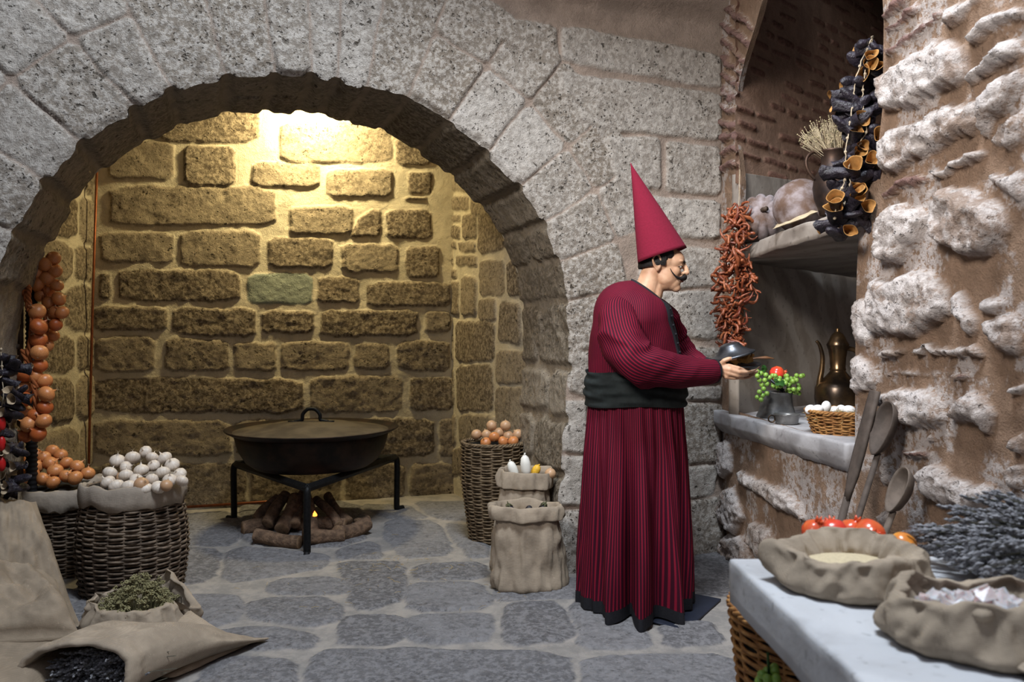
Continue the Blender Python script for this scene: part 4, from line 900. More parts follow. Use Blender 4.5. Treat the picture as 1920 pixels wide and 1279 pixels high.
def log(a, b, r, lab):
    a, b = Vector(a), Vector(b); L = (b - a).length; n = 14; N_ = 20; sd = random.random() * 50; d = MB(); R = []
    for i in range(n + 1):
        t = i / n; ring = []
        bend = Vector((0.012 * math.sin(t * 3 + sd), 0.012 * math.cos(t * 4 + sd), 0))
        for j in range(N_):
            p_ = 2 * PI * j / N_; q = r * (1 + 0.16 * float(fbm(math.cos(p_) * 1.5 + sd, math.sin(p_) * 1.5, t * L * 12, 1, 3))) * (1 - 0.12 * t)
            ring.append(Vector((q * math.cos(p_), q * math.sin(p_), t * L)) + bend)
        R.append(ring)
    d.rings(R, True, (False, False)); root = d.build('log', M_BARK)
    for ring, z, sg in ((R[0], 0, -1), (R[-1], L, 1)):
        e = MB(); c = sum(ring, Vector()) / len(ring)
        e.rings([ring, [c + (v - c) * 0.93 + Vector((0, 0, sg * 0.004)) for v in ring], [c + (v - c) * 0.05 + Vector((0, 0, sg * 0.004)) for v in ring]]); e.build('cut_end', M_CUT, root)
    root.location = a; root.rotation_euler = (b - a).to_track_quat('Z', 'Y').to_euler()
    tag(root, lab, 'log', 'firewood under the cauldron'); return root
log(PF(480, 1022) + Vector((0, 0, .045)), PF(562, 1028) + Vector((0, 0, .045)), 0.046, 'front log lying flat beside the near tripod leg')
log(PF(455, 1004) + Vector((0, 0, .05)), PF(520, 1002) + Vector((0, .1, .05)), 0.052, 'dark log at the far left of the fire pile')
log(PF(525, 1000) + Vector((0, .05, .05)), PF(640, 1008) + Vector((0, .12, .05)), 0.048, 'log lying behind the near tripod leg')
log(PF(568, 1028) + Vector((0, .02, .05)), PF(640, 1022) + Vector((0, .05, .055)), 0.050, 'log right of the near tripod leg, lying flat')
log(PF(632, 1022) + Vector((0, .05, .055)), PF(680, 1008) + Vector((0, .10, .055)), 0.052, 'bright brown log at the right front of the pile')
log(PF(665, 1000) + Vector((0, 0.1, .03)), P(690, 972, 5.5), 0.036, 'short thin log sticking out at the far right of the pile')
AP = P(560, 925, 5.50)
for (a, b, r, lab) in ((P(480, 975, 5.35), P(522, 932, 5.5), 0.036, 'outermost left log of those leaning up in the pile'), (P(500, 983, 5.28), P(538, 925, 5.5), 0.042, 'second log from the left leaning up in the pile'), (P(530, 990, 5.20), P(553, 935, 5.45), 0.048, 'thick log leaning up left of the near tripod leg'),
                       (P(556, 985, 5.25), P(566, 925, 5.5), 0.036, 'log leaning up just left behind the near tripod leg'), (P(585, 995, 5.22), P(576, 930, 5.45), 0.036, 'log leaning up directly behind the near tripod leg'), (P(632, 985, 5.28), P(596, 935, 5.5), 0.034, 'thin log leaning left above the ember glow'),
                       (P(655, 980, 5.40), P(612, 930, 5.6), 0.036, 'dark log leaning at the back right of the pile')):
    log(a, b, r, lab)
em = NT('ember'); em.b.inputs['Emission Color'].default_value = (1, 0.22, 0.03, 1); em.b.inputs['Emission Strength'].default_value = 5; em.b.inputs['Base Color'].default_value = (0.1, 0.02, 0.01, 1)
d = MB(); R = []
for i, (r, z) in enumerate(((0.03, 0), (0.034, 0.02), (0.024, 0.045), (0.010, 0.07), (0.002, 0.085))): R.append([Vector((r * math.cos(k) * (1 + .3 * math.sin(3 * k + i)), r * math.sin(k), z)) for k in np.linspace(0, 2 * PI, 14)[:-1]])
d.rings(R, True, (True, True)); o = d.build('ember', em.m); o.location = P(590, 968, 5.10); o.scale = (0.4, 0.4, 0.4); tag(o, 'small glowing orange ember between the leaning logs', 'ember')

# pipes on the left of the hearth
mb = MB(); mb.tube([P(165, 950, 5.72), P(168, 800, 5.72), P(174, 560, 5.72), P(184, 250, 5.72)], 0.009, 10); o = mb.build('copper_pipe', M_COPPER); tag(recenter(o), 'thin copper pipe running up the left back corner of the hearth', 'pipe')
mb = MB(); mb.tube([P(350, 951, 5.82), P(500, 941, 5.98), P(600, 936, 6.06)], 0.010, 10); o = mb.build('copper_pipe', M_COPPER); tag(recenter(o), 'copper pipe lying along the foot of the hearth back wall', 'pipe')
mb = MB(); R = []
for i in range(220):
    z = 0.3 + 1.62 * i / 219; rr = 0.028 + 0.003 * math.sin(i * 1.9); R.append([Vector((rr * math.cos(k), rr * math.sin(k), z)) for k in np.linspace(0, 2 * PI, 15)[:-1]])
mb.rings(R, True, (True, True)); o = mb.build('black_pipe', M_BLACKPIPE); o.location = (-2.60, 4.33, 0); tag(o, 'ribbed black pipe standing behind the hanging onions', 'pipe')
mb = MB(); mb.box((0, 0, 0.98), (0.022, 0.015, 0.98)); o = mb.build('wooden_post', M_DKWOOD, smooth=False, bevel=0.003); o.location = (-2.655, 4.30, 0); tag(o, 'narrow dark wooden post beside the ribbed black pipe', 'post')
mb = MB(); mb.tube([P(-60, 650, 4.18), P(36, 650, 4.22)], 0.014, 10); o = mb.build('iron_rod', M_DKWOOD); tag(recenter(o), 'dark horizontal rod crossing in front of the black pipe', 'rod')
# ------------------------------------------------------------------ baskets
def basket(name, c, h, rad, stakes, rows, mat, label, wt=0.006, rim=True, tilt=None, amp=1.0, squash=1.0):
    """rad(t) radius at height share t; weavers pass in and out of upright stakes"""
    root = empty(name, c, label=label, cat='basket')
    d = MB()
    for i in range(rows):
        t = (i + 0.5) / rows; z = t * h; r = rad(t); n = stakes * 4; pts = []; ph0 = random.uniform(0, 0.3); jj = random.uniform(0.85, 1.15)
        for j in range(n):
            p_ = 2 * PI * j / n; q = r + amp * wt * 0.95 * math.cos(stakes / 2 * p_ * 1.0 + (PI if i % 2 else 0)) + random.uniform(-0.0006, 0.0006)
            pts.append((q * math.cos(p_), q * squash * math.sin(p_), z + wt * 0.35 * math.sin(3 * p_ + i * 1.3) + random.uniform(-0.0008, 0.0008)))
        d.tube(pts, wt * 0.62 * jj * h / rows / wt / 1.15 if False else min(wt * 0.75, h / rows * 0.56) * jj, 6, closed=True)
    d.build('weave', mat, root)
    d = MB()
    for k in range(stakes):
        p_ = 2 * PI * (k + 0.5) / stakes
        d.tube([(rad(t) * math.cos(p_), rad(t) * squash * math.sin(p_), t * h) for t in np.linspace(0, 1.01, 12)], wt * 0.62, 5)
    d.build('stakes', mat, root)
    d = MB(); d.lathe([(0.0, 0.004), (rad(0) * 0.99, 0.004), (rad(0.5) * 0.955, h * 0.5), (rad(1) * 0.94, h * 0.97)], 40, mod=None)
    if squash != 1: d.v = [(x, y * squash, z) for x, y, z in d.v]
    d.build('lining', M_DARK, root)  # near-black sheet behind the weave, inner shade put into its colour
    if rim:
        d = MB()
        for q in (0, 1, 2):
            d.tube([((rad(1) + wt * 0.9 * math.cos(p_ * 16 + q * 2.09)) * math.cos(p_), (rad(1) + wt * 0.9 * math.cos(p_ * 16 + q * 2.09)) * squash * math.sin(p_), h + wt * 0.9 * math.sin(p_ * 16 + q * 2.09)) for p_ in np.linspace(0, 2 * PI, 129)[:-1]], wt * 0.8, 6, closed=True)
        d.build('rim', mat, root)
    return root
def liner(root, r, h, seed, drop=0.085, mat=None):
    d = MB(); R = []
    prof = [(0.90, -0.05), (0.955, -0.005), (1.0, 0.018), (1.045, 0.012), (1.075, -0.012), (1.09, -drop * 0.55), (1.075, -drop), (1.055, -drop * 1.02), (1.05, -drop * 0.6)]
    for i, (k, z) in enumerate(prof):
        ring = []
        for j in range(120):
            p_ = 2 * PI * j / 120; w_ = float(fbm(math.cos(p_) * 3 + seed, math.sin(p_) * 3, i * 0.12, 1, 3)); f_ = 0.022 * math.sin(p_ * 9 + seed + 2 * w_) * (i / 8)
            ring.append(Vector((r * (k + 0.04 * w_ * (i / 8) + f_) * math.cos(p_), r * (k + 0.04 * w_ * (i / 8) + f_) * math.sin(p_), h + z + 0.022 * w_ * (1 + 0.8 * (i > 5)))))
        R.append(ring)
    d.rings(R, True); return d.build('liner', mat or M_LINER, root)
def bulb_mesh(name, mat, r=1.0, squash=0.88, tipz=0.35, stalk=True, ribs=0):
    d = MB(); prof = []
    for i in range(15):
        th = -PI / 2 + PI * i / 14 * 0.93; prof.append((max(0.03, math.cos(th)) * r, math.sin(th) * r * squash))
    prof += [(0.13 * r, r * (squash + 0.08)), (0.06 * r, r * (squash + tipz * 0.7)), (0.035 * r, r * (squash + tipz))]
    d.lathe(prof, 24, cap=(True, True), mod=(lambda p_, t: 1 + 0.035 * math.cos(ribs * p_)) if ribs else (lambda p_, t: 1 + 0.012 * math.cos(5 * p_)))
    if stalk:
        for k in range(5): d.tube([(0, 0, -r * squash), (0.12 * math.cos(k * 1.3) * r, 0.12 * math.sin(k * 1.3) * r, -r * squash * 1.08)], [0.02 * r, 0.008 * r], 4, 1)
        for k in range(3): d.tube([(0, 0, r * (squash + tipz * .8)), (0.1 * math.cos(k * 2.2) * r, 0.1 * math.sin(k * 2.2) * r, r * (squash + tipz * 1.3)), (0.3 * math.cos(k * 2.2 + .3) * r, 0.3 * math.sin(k * 2.2 + .3) * r, r * (squash + tipz * 1.55))], [0.035 * r, 0.025 * r, 0.01 * r], 4, 1)
    m_ = d.mesh(name); m_.materials.append(mat); m_.materials.append(M_STALK); return m_
ME_ONION = bulb_mesh('onion', M_ONION); ME_ONR = bulb_mesh('onion_dark', M_ONION_R); ME_GAR = bulb_mesh('garlic', M_GARLIC, 1, 0.80, 0.42, True, 9); ME_PALE = bulb_mesh('pale_onion', M_ONION_P, 1, 0.95, 0.2)
def place(name, mesh, loc, r, parent=None, tilt=1.0):
    o = bpy.data.objects.new(name, mesh); C.objects.link(o); o.location = loc; o.scale = (r, r, r)
    o.rotation_euler = (random.uniform(-tilt, tilt), random.uniform(-tilt, tilt), random.uniform(0, 6.28)); o.parent = parent; return o
def relax(pts, rad, it=60, lock=0.15):
    p = np.array(pts, float); p0 = p.copy(); r = np.array(rad)
    for _ in range(it):
        d = p[:, None] - p[None]; L = np.linalg.norm(d, axis=2) + 1e-9; need = (r[:, None] + r[None]) * 0.95 - L; need = np.where((need > 0) & (L > 1e-8), need, 0); np.fill_diagonal(need, 0)
        p += (d / L[..., None] * need[..., None] * 0.5 * [0.35, 1.0, 0.5]).sum(1); p += (p0 - p) * lock * 0.3
    return p
def where(p, c, zs, z):
    dx = p[0] - c[0]; dy = p[1] - c[1]
    lr = 'left' if dx < -0.09 else 'right' if dx > 0.09 else 'middle'; fb = 'front' if dy < -0.04 else 'back'
    lev = 'top' if z > zs[0] else 'bottom' if z < zs[1] else 'middle'
    return lev, fb, lr
ORD = 'first second third fourth fifth sixth seventh eighth ninth tenth eleventh twelfth'.split()
def heap(items, c, name, mesh, r, fmt, cat, group, sc, org, ydep=(0.16, -0.17), seed=1):
    random.seed(seed); ys = [b for a, b in items]; y0, y1 = min(ys), max(ys); pts = []; rr = []
    for a, b in items:
        k = (b - y0) / (y1 - y0); Y = c[1] + ydep[0] * (1 - k) * 0.3 + ydep[1] * k; pts.append(tuple(P(org[0] + a * sc, org[1] + b * sc, Y))); rr.append(r * random.uniform(0.88, 1.1))
    q = relax(pts, rr); n = len(q); order = sorted(range(n), key=lambda i: -q[i][2]); lab = {}
    groups = [('top', order[:n // 3]), ('middle', order[n // 3:2 * n // 3]), ('lowest visible', order[2 * n // 3:])] if n > 6 else [('', order)]
    for nm, g in groups:
        for k, i in enumerate(sorted(g, key=lambda i: q[i][0])): lab[i] = (fmt % (ORD[k] + ' from the left' + (' in the %s layer' % nm if nm else '')))
    for i, (p_, r0) in enumerate(zip(q, rr)):
        o = place(name, mesh, p_, r0); tag(o, lab[i], cat, group)
GC = Vector((-1.98, 4.18, 0)); OC = Vector((-2.50, 4.50, 0))
gb = basket('wicker_basket', GC, 0.55, lambda t: 0.235 + 0.035 * math.sin(PI * min(1, t * 1.05)) - 0.012 * t, 22, 40, M_WICK, 'dark wicker basket of white garlic bulbs with a cloth rim, at left', 0.0085, rim=False)
liner(gb, 0.238, 0.555, 3.0)
ob = basket('wicker_basket', OC, 0.47, lambda t: 0.175 + 0.055 * t, 20, 36, M_WICK, 'dark wicker basket of brown onions with cloth rim, left of the garlic basket', 0.008, rim=False)
liner(ob, 0.232, 0.475, 8.0)
for root, r, h in ((gb, 0.225, 0.53), (ob, 0.22, 0.45)):
    d = MB(); d.lathe([(r, 0), (r * .7, 0.03), (0.0, 0.06)], 24); o = d.build('fill', M_DARK, root); o.location = (0, 0, h)  # near-black cap, painted as the shade between the bulbs
garl = [(566,215),(636,203),(700,172),(740,203),(775,210),(820,240),(525,280),(605,250),(608,285),(690,262),(783,272),(738,302),(850,290),(820,310),(525,322),(565,335),(622,335),(712,348),(765,335),(655,305),(730,240),(870,312)]
heap(garl, (GC.x, GC.y), 'garlic_bulb', ME_GAR, 0.036, 'white garlic bulb in the garlic basket, %s', 'garlic', 'garlic bulbs in the left basket', 0.39, (0, 780), seed=2)
heap([(680,330),(590,300),(800,335)], (GC.x, GC.y), 'onion', ME_PALE, 0.034, 'small tan onion among the white garlic, %s of three', 'onion', 'tan onions among the garlic', 0.39, (0, 780), seed=2, ydep=(-.15, -.2))
on = [(262,858),(335,870),(375,835),(457,852),(497,915),(580,940),(190,925),(275,938),(418,970),(497,1015),(585,1015),(638,1000),(320,1033),(400,1058),(200,1040),(145,970),(350,925),(240,990)]
heap(on, (OC.x, OC.y), 'onion', ME_ONION, 0.040, 'brown onion in the far left basket, %s', 'onion', 'brown onions in the left basket', 0.25, (0, 640), seed=4)
# strings of onions
def onion_string(label, items, r, Y, ropes, dark, sc, org, seed=5):
    random.seed(seed); c = P(org[0] + items[0][0] * sc, org[1] + items[0][1] * sc, Y); root = empty('onion_string', c, label=label, cat='onion string')
    for a, b in items:
        p_ = P(org[0] + a * sc, org[1] + b * sc, Y + random.uniform(-0.03, 0.03)); place('onion', ME_ONR if random.random() < dark else ME_ONION, p_ - c, r * random.uniform(0.92, 1.08), root)
    d = MB()
    for rp in ropes:
        pts = [P(org[0] + a * sc, org[1] + b * sc, Y - 0.012) - c for a, b in rp]; pts = smooth_path([tuple(v) for v in pts], 8)
        for q in (0, 1, 2): d.tube([Vector(v) + Vector((0.008 * math.cos(i * 0.55 + q * 2.1), 0.008 * math.sin(i * 0.55 + q * 2.1), 0)) for i, v in enumerate(pts)], 0.0075, 6)
    d.build('braid', M_BRAID, root); return root
sA = [(305,258),(255,292),(315,330),(268,372),(325,412),(275,445),(335,490),(280,512),(355,568),(318,568),(295,595),(318,638),(300,698),(215,405),(208,340),(235,470),(270,755)]
onion_string('string of tan onions hanging highest beside the black pipe', sA, 0.038, 4.32, [[(225,130),(230,250),(245,400),(262,600),(265,760)]], 0.1, 0.328, (0, 400))
sB = [(212,562),(220,648),(222,722),(225,797),(228,868),(255,960),(265,1035),(258,1108),(250,1188),(135,918),(138,995),(140,1065),(145,1135),(165,1205),(218,1262),(148,1268),(200,930),(205,1160)]
onion_string('longer string of dark orange onions with a braided loop, hanging down to the basket', sB, 0.042, 4.16, [[(165,560),(150,480),(125,430),(145,408),(165,430),(160,480),(175,540)], [(130,780),(160,860),(190,950),(205,1080),(215,1230)], [(190,560),(180,700),(165,800),(180,900),(205,1000)]], 0.65, 0.328, (0, 400))
# ------------------------------------------------------------------ dried aubergine skins on strings
def aub_mesh(name, seed, inner):
    random.seed(seed); d = MB(); n = 22; rings = []; prof = [(0.004, -0.052), (0.012, -0.046), (0.020, -0.03), (0.023, -0.01), (0.022, 0.012), (0.025, 0.03), (0.030, 0.042)]
    inn = [(0.0275, 0.0405), (0.022, 0.028), (0.019, 0.01), (0.014, -0.01), (0.004, -0.02)]
    sq = random.uniform(0.6, 0.9); a1 = random.random() * 6
    def ring(r, z, k): return [Vector((r * math.cos(p_) * (1 + 0.14 * math.sin(3 * p_ + a1 + z * 40)), r * sq * math.sin(p_) * (1 + 0.16 * math.sin(2 * p_ + a1)), z + 0.007 * math.sin(2 * p_ + a1) * k + 0.3 * z * 0.1 * math.sin(p_))) for p_ in [2 * PI * j / n for j in range(n)]]
    d.rings([ring(r, z, max(0, (z + 0.05) * 9)) for r, z in prof], True, (True, False), 0)
    d.rings([ring(0.030, 0.042, 0.83), ring(0.0275, 0.0405, .82)], True, mat=1); d.rings([ring(r, z, max(0, (z + 0.05) * 9)) for r, z in inn], True, (False, True), 1)
    m_ = d.mesh(name); m_.materials.append(M_AUB); m_.materials.append(inner); return m_
AM = [aub_mesh('aubergine_skin', k, M_AUBIN) for k in range(4)]; AMP = [aub_mesh('aubergine_skin_pale', k + 9, M_AUBIN_P) for k in range(3)]
def aub_string(label, mouths, darks, c, Yf, cords, meshes, sz=1.0, seed=1):
    random.seed(seed); root = empty('aubergine_string', c, label=label, cat='dried vegetables')
    for k, (x, y) in enumerate(list(mouths) + list(darks)):
        Y = Yf(y); p_ = P(x, y, Y + (random.uniform(-0.035, 0.0) if k < len(mouths) else random.uniform(-0.02, 0.04)))
        ax = Vector((random.uniform(-0.9, 0.5), -0.9, random.uniform(-0.1, 0.7))) if k < len(mouths) else Vector((random.choice((-1, 1)) * random.uniform(0.5, 1), random.uniform(0.0, 0.9), random.uniform(-0.8, 0.3)))
        o = bpy.data.objects.new('aubergine_skin', random.choice(meshes)); C.objects.link(o); o.parent = root; o.location = p_ - c
        o.rotation_euler = (ax.to_track_quat('Z', 'Y').to_matrix() @ Matrix.Rotation(random.random() * 6, 3, 'Z')).to_euler(); q = sz * random.uniform(0.85, 1.15); o.scale = (q, q, q * random.uniform(0.9, 1.25))
    d = MB()
    for cd_ in cords:
        pts = smooth_path([tuple(P(x, y, Yf(y) - 0.03) - c) for x, y in cd_], 8); d.tube([Vector(v) + Vector((random.uniform(-.004, .004), random.uniform(-.004, .004), 0)) for v in pts], 0.0028, 5)
        for v in pts[::3]: d.ball(v, 0.007, 6, 5)
    d.build('cord', M_TWINE, root); return root
c4_ = lambda L_: [(1350 + a * 0.336, 50 + b * 0.336) for a, b in L_]
mo = c4_([(830,180),(875,240),(808,278),(815,230),(755,612),(755,675),(735,725),(745,818),(725,940),(782,918),(652,985),(640,1045),(705,1140),(735,540),(890,645),(795,1015),(735,1000),(830,765),(862,830)])
dk = c4_([(805,105),(835,130),(885,145),(790,190),(730,310),(850,310),(790,320),(865,395),(830,420),(700,445),(870,450),(830,480),(680,545),(780,515),(800,550),(880,585),(840,650),(780,620),(650,820),(790,840),(745,870),(705,375),(740,400),(650,895),(615,1100),(640,1150),(745,1090),(790,1080),(690,1050),(760,1030),(720,480),(745,350),(770,760),(690,760),(700,900),(800,720),(770,440)])
aub_string('long string of dried black aubergine skins hanging over the right end of the shelf', mo, dk, P(1650, 62, 3.3), lambda y: 3.28, [c4_([(850,60),(760,280),(735,480),(700,700),(700,840),(660,960),(640,1070)]), c4_([(850,60),(800,330),(800,480),(815,590),(720,760),(725,900),(670,1030)])], AM, 1.12, 3)
random.seed(11); lm, ld = [], []
for i in range(58):
    y = 672 + 262 * (i / 58) + random.uniform(-6, 6); x = random.uniform(-30, 40 if y < 900 else 30); (lm if random.random() < 0.4 else ld).append((x, y))
ls = aub_string('string of dried blue black aubergine skins at the left edge, beside the onion strings', lm, ld, P(5, 660, 3.72), lambda y: 3.74, [[(2, 655), (6, 760), (0, 860), (4, 930)]], AMP, 0.95, 5)
for y in (795, 832, 870):
    d = MB(); d.ball((0, 0, 0), (0.018, 0.018, 0.035), 14, 10); o = d.build('red_pepper', M_RED, ls); o.location = P(3, y, 3.69) - P(5, 660, 3.72)
# chilli string
random.seed(21); c = P(1380, 372, 4.42); ch = empty('chilli_string', c, label='string of dried red chillies hanging on the wall behind the held dish', cat='dried vegetables')
CM = []
for k in range(6):
    d = MB(); L = 0.08; a = random.uniform(1.0, 3.6); pts = []; 
    for i in range(12): t = i / 11; pts.append((0.024 * math.sin(a * t * 1.6 + k), 0.022 * math.cos(4 * t + k) * t, L * (t - 0.5)))
    d.tube(pts, [0.0056 * (0.30 + math.sin(PI * min(1, 0.25 + 0.75 * i / 11)) * (1 + 0.2 * math.sin(i * 2.1 + k))) for i in range(12)], 8); m_ = d.mesh('chilli'); m_.materials.append(M_CHILI); CM.append(m_)
def chpos(t, y0=0.0):
    w_ = float(np.interp(t, [0, .15, .4, .6, .8, 1], [13, 20, 26, 36, 26, 12])); x = np.interp(t, [0, .3, 1], [1386, 1378, 1372]) + random.uniform(-w_, w_)
    q = random.uniform(0.75, 1.45); return P(x, 388 + 255 * t, 4.42 + random.uniform(-0.07, 0.02) + y0) - c, (random.uniform(-1.4, 1.4), random.uniform(-1.7, 1.7), random.random() * 6), q
for i in range(99):
    o = bpy.data.objects.new('chilli', CM[i % 6]); C.objects.link(o); o.parent = ch; o.location, o.rotation_euler, q = chpos(i / 98); o.scale = (q, q, q)
d = MB()
for i in range(190):
    l_, e_, q = chpos(random.random(), 0.035); mx = __import__('mathutils').Euler(e_).to_matrix(); m0 = CM[i % 6]; d.add([mx @ (v.co * q) + l_ for v in m0.vertices], [tuple(p_.vertices) for p_ in m0.polygons])
o = d.build('inner_chillies', M_CHILI, ch); o['kind'] = 'stuff'
d = MB(); d.tube([P(1387, 318, 4.46) - c, P(1386, 372, 4.42) - c, P(1378, 500, 4.40) - c, P(1372, 645, 4.42) - c], 0.0025, 5); d.build('cord', M_TWINE, ch)
# ------------------------------------------------------------------ sacks
def quilt(d, corners, th, seed, n=46, amp=0.02, pw=3.0, mat=0):
    """a filled flat bag from its four corners (in order), thickness th, wrinkled"""
    A, B, C_, D = [Vector(v) for v in corners]; nrm = (B - A).cross(D - A).normalized(); top = []; bot = []
    for i in range(n + 1):
        for j in range(n + 1):
            u, v = i / n, j / n; s, t = 2 * u - 1, 2 * v - 1
            uu = u + 0.035 * s * (t * t) * 0 ; base = (A.lerp(B, u)).lerp(D.lerp(C_, u), v)
            e = ((1 - abs(s) ** pw) * (1 - abs(t) ** pw)); prof = max(0, e) ** 0.45
            inw = 0.05 * (1 - s * s) * (abs(t) ** 4) ; base = base + ((A + C_) / 2 - base) * inw + ((A + C_) / 2 - base) * 0.05 * (1 - t * t) * (abs(s) ** 4)
            w_ = float(fbm(u * 3.2 + seed, v * 3.2, seed, 1, 4)); cr = abs(float(fbm(u * 4 + seed * 2, v * 4, 3.3, 1, 3)))
            top.append(base + nrm * (th / 2 * prof + amp * prof * (w_ - 1.2 * cr * 0.7) + 0.006 * w_)); bot.append(base - nrm * (th / 2 * prof * 0.9 - 0.006 * w_))
    m_ = n + 1; Fs = []; 
    for i in range(n):
        for j in range(n):
            a = i * m_ + j; Fs.append((a, a + m_, a + m_ + 1, a + 1)); b = a + m_ * m_; Fs.append((b, b + 1, b + m_ + 1, b + m_))
    edge_ = [i * m_ for i in range(m_)] + [n * m_ + j for j in range(1, m_)] + [i * m_ + n for i in range(n - 1, -1, -1)] + [j for j in range(n - 1, 0, -1)]
    for k in range(len(edge_)): a, b = edge_[k], edge_[(k + 1) % len(edge_)]; Fs.append((a, b, b + m_ * m_, a + m_ * m_))
    return d.add(top + bot, Fs, mat)
def qsack(label, corners, th, seed, amp=0.02, mat=None, name='burlap_sack', seam=True):
    d = MB(); quilt(d, corners, th, seed, amp=amp); o = d.build(name, mat or M_BURLAP_G); tag(recenter(o), label, 'sack'); return o
qsack('large grey burlap sack leaning up against the onion basket', [P(-60, 1195, 3.32), P(152, 1175, 3.55), P(68, 940, 3.84), P(-8, 930, 3.73)], 0.22, 1.0, 0.06)
qsack('plump burlap sack lying in front of the leaning one, seam to the camera', [P(-120, 1215, 2.92), P(152, 1192, 3.05), P(108, 1090, 3.36), P(-60, 1075, 3.30)], 0.27, 2.0, 0.06)
qsack('lowest flat burlap sack on the floor at the bottom left corner', [(-2.5, 2.55, .09), (-1.66, 2.72, .08), (-1.62, 3.22, .10), (-2.5, 3.3, .10)], 0.19, 3.0, 0.03)
def up_sack(label, c, a, b, h, seed, rim=0.03, lean=(0, 0), mat=None, n=110, roll=True, amp=0.02, fill=0.93):
    """standing sack, rolled mouth at the top"""
    prof = [(0.85, 0.0), (1.02, 0.012), (1.10, 0.05), (1.08, 0.18), (1.02, 0.4), (0.97, 0.6), (0.93, 0.74), (0.90, 0.83), (0.92, 0.86)]
    prof += [(1.03, 0.835), (1.07, 0.86), (1.05, 0.955), (0.99, 1.0), (0.93, 0.99), (0.88, 0.93), (0.86, 0.80), (0.5, 0.79), (0.02, 0.80)]
    P_ = smooth_path([(k, z, 0) for k, z in prof], 4); R = []
    for i, (k, z, _) in enumerate(P_):
        ring = []; s = i / len(P_)
        for j in range(n):
            p_ = 2 * PI * j / n; cx, sy = math.cos(p_), math.sin(p_); sup = (abs(cx) ** 2.8 + abs(sy) ** 2.8) ** (-1 / 2.8)
            w_ = float(fbm(cx * 1.6 + seed, sy * 1.6, z * h * 6 + seed, 1, 4)); w2 = float(fbm(cx * 4 + seed, sy * 4, z * h * 9 - seed, 1, 3))
            rg_ = 1 - 2 * abs(float(fbm(cx * 1.9 + seed * 1.7, sy * 1.9, z * h * 3.2, 1, 2))); q = k * sup * (1 + (amp * 5 * w_ + amp * 2.4 * w2 + amp * 3.6 * (rg_ - 0.5) + amp * 2.0 * ((1 - 2 * abs(float(fbm(cx * 4.5 - seed, sy * 4.5, z * h * 9, 1, 2)))) - 0.5)) * (1 if k > 0.3 else 0) + 0.03 * math.sin(p_ * 6 + seed + 2 * w_) * sst(0.45, 0.85, z)); zz = z * h * (1 + 0.06 * float(fbm(cx * 1.3 + seed * 3, sy * 1.3, 0.5, 1, 2)) * (z > 0.7)) 
            ring.append(Vector((a * q * cx + lean[0] * z * h, b * q * sy + lean[1] * z * h, zz)))
        R.append(ring)
    d = MB(); d.rings(R, True, (True, True)); o = d.build('burlap_sack', mat or M_BURLAP); o.location = c; tag(o, label, 'sack'); return o
up_sack('front burlap sack with rolled mouth and dark aubergines inside, before the tall basket', (0.09, 4.22, 0), 0.175, 0.12, 0.44, 4.0, lean=(-0.04, 0.0), amp=0.036)
up_sack('rear burlap sack holding white radishes and yellow maize, between basket and wall', (0.045, 4.56, 0), 0.150, 0.10, 0.565, 6.0, lean=(0.06, 0), amp=0.026)
def radish(p_, h, r, lab, mat, tilt, name, cat):
    d = MB(); d.lathe([(0.001, h), (r * .3, h * .97), (r * .75, h * .86), (r, h * 0.6), (r, 0.3 * h), (r * 0.8, 0), (0.001, -0.01)], 18, cap=(True, True)); d.tube([(0, 0, h * .98), (r * .2, 0, h * 1.08)], [r * .25, r * .1], 6); o = d.build(name, mat); o.location = p_; o.rotation_euler = (0.1, tilt, 0); tag(o, lab, cat); return o
bz = 0.44
radish(P(967, 895, 4.54), 0.10, 0.027, 'short white radish leaning at the left mouth of the rear sack', M_RADISH, -0.35, 'white_radish', 'radish')
radish(P(988, 893, 4.52), 0.125, 0.029, 'tallest white radish standing up in the rear sack', M_RADISH, -0.12, 'white_radish', 'radish')
radish(P(1000, 892, 4.55), 0.07, 0.024, 'yellow maize cob beside the tallest radish in the rear sack', M_CORN, 0.45, 'maize_cob', 'maize')
o = place('onion', ME_PALE, P(1032, 888, 4.53), 0.032, None, 0.3); tag(o, 'pale pointed onion at the right mouth of the rear sack', 'onion')
for k, (x, y, sx_) in enumerate(((956, 954, -0.4), (992, 955, 0.2), (1018, 952, 0.4))):
    root = empty('aubergine', P(x, y, 4.20), label=['aubergine with green stalk at the left mouth of the front sack', 'rounded dark aubergine tip in the middle of the front sack', 'dark aubergine with dry stalk at the right of the front sack'][k], cat='aubergine')
    d = MB(); d.ball((0, 0, -0.012), (0.022, 0.022, 0.034), 16, 10); d.build('fruit', M_AUB, root)
    if k != 1:
        d = MB()
        for q in range(5): d.tube([(0, 0, 0.026), (0.010 * math.cos(q * 1.26), 0.010 * math.sin(q * 1.26), 0.024), (0.02 * math.cos(q * 1.26), 0.02 * math.sin(q * 1.26), 0.008)], [0.007, 0.006, 0.002], 5)
        d.tube([(0, 0, 0.02), (0.004, 0, 0.045)], [0.004, 0.003], 6); d.build('stalk', simple('stalk_green%d' % k, (0.10, 0.10, 0.05)), root)
    root.rotation_euler = (0.3, sx_, 0)
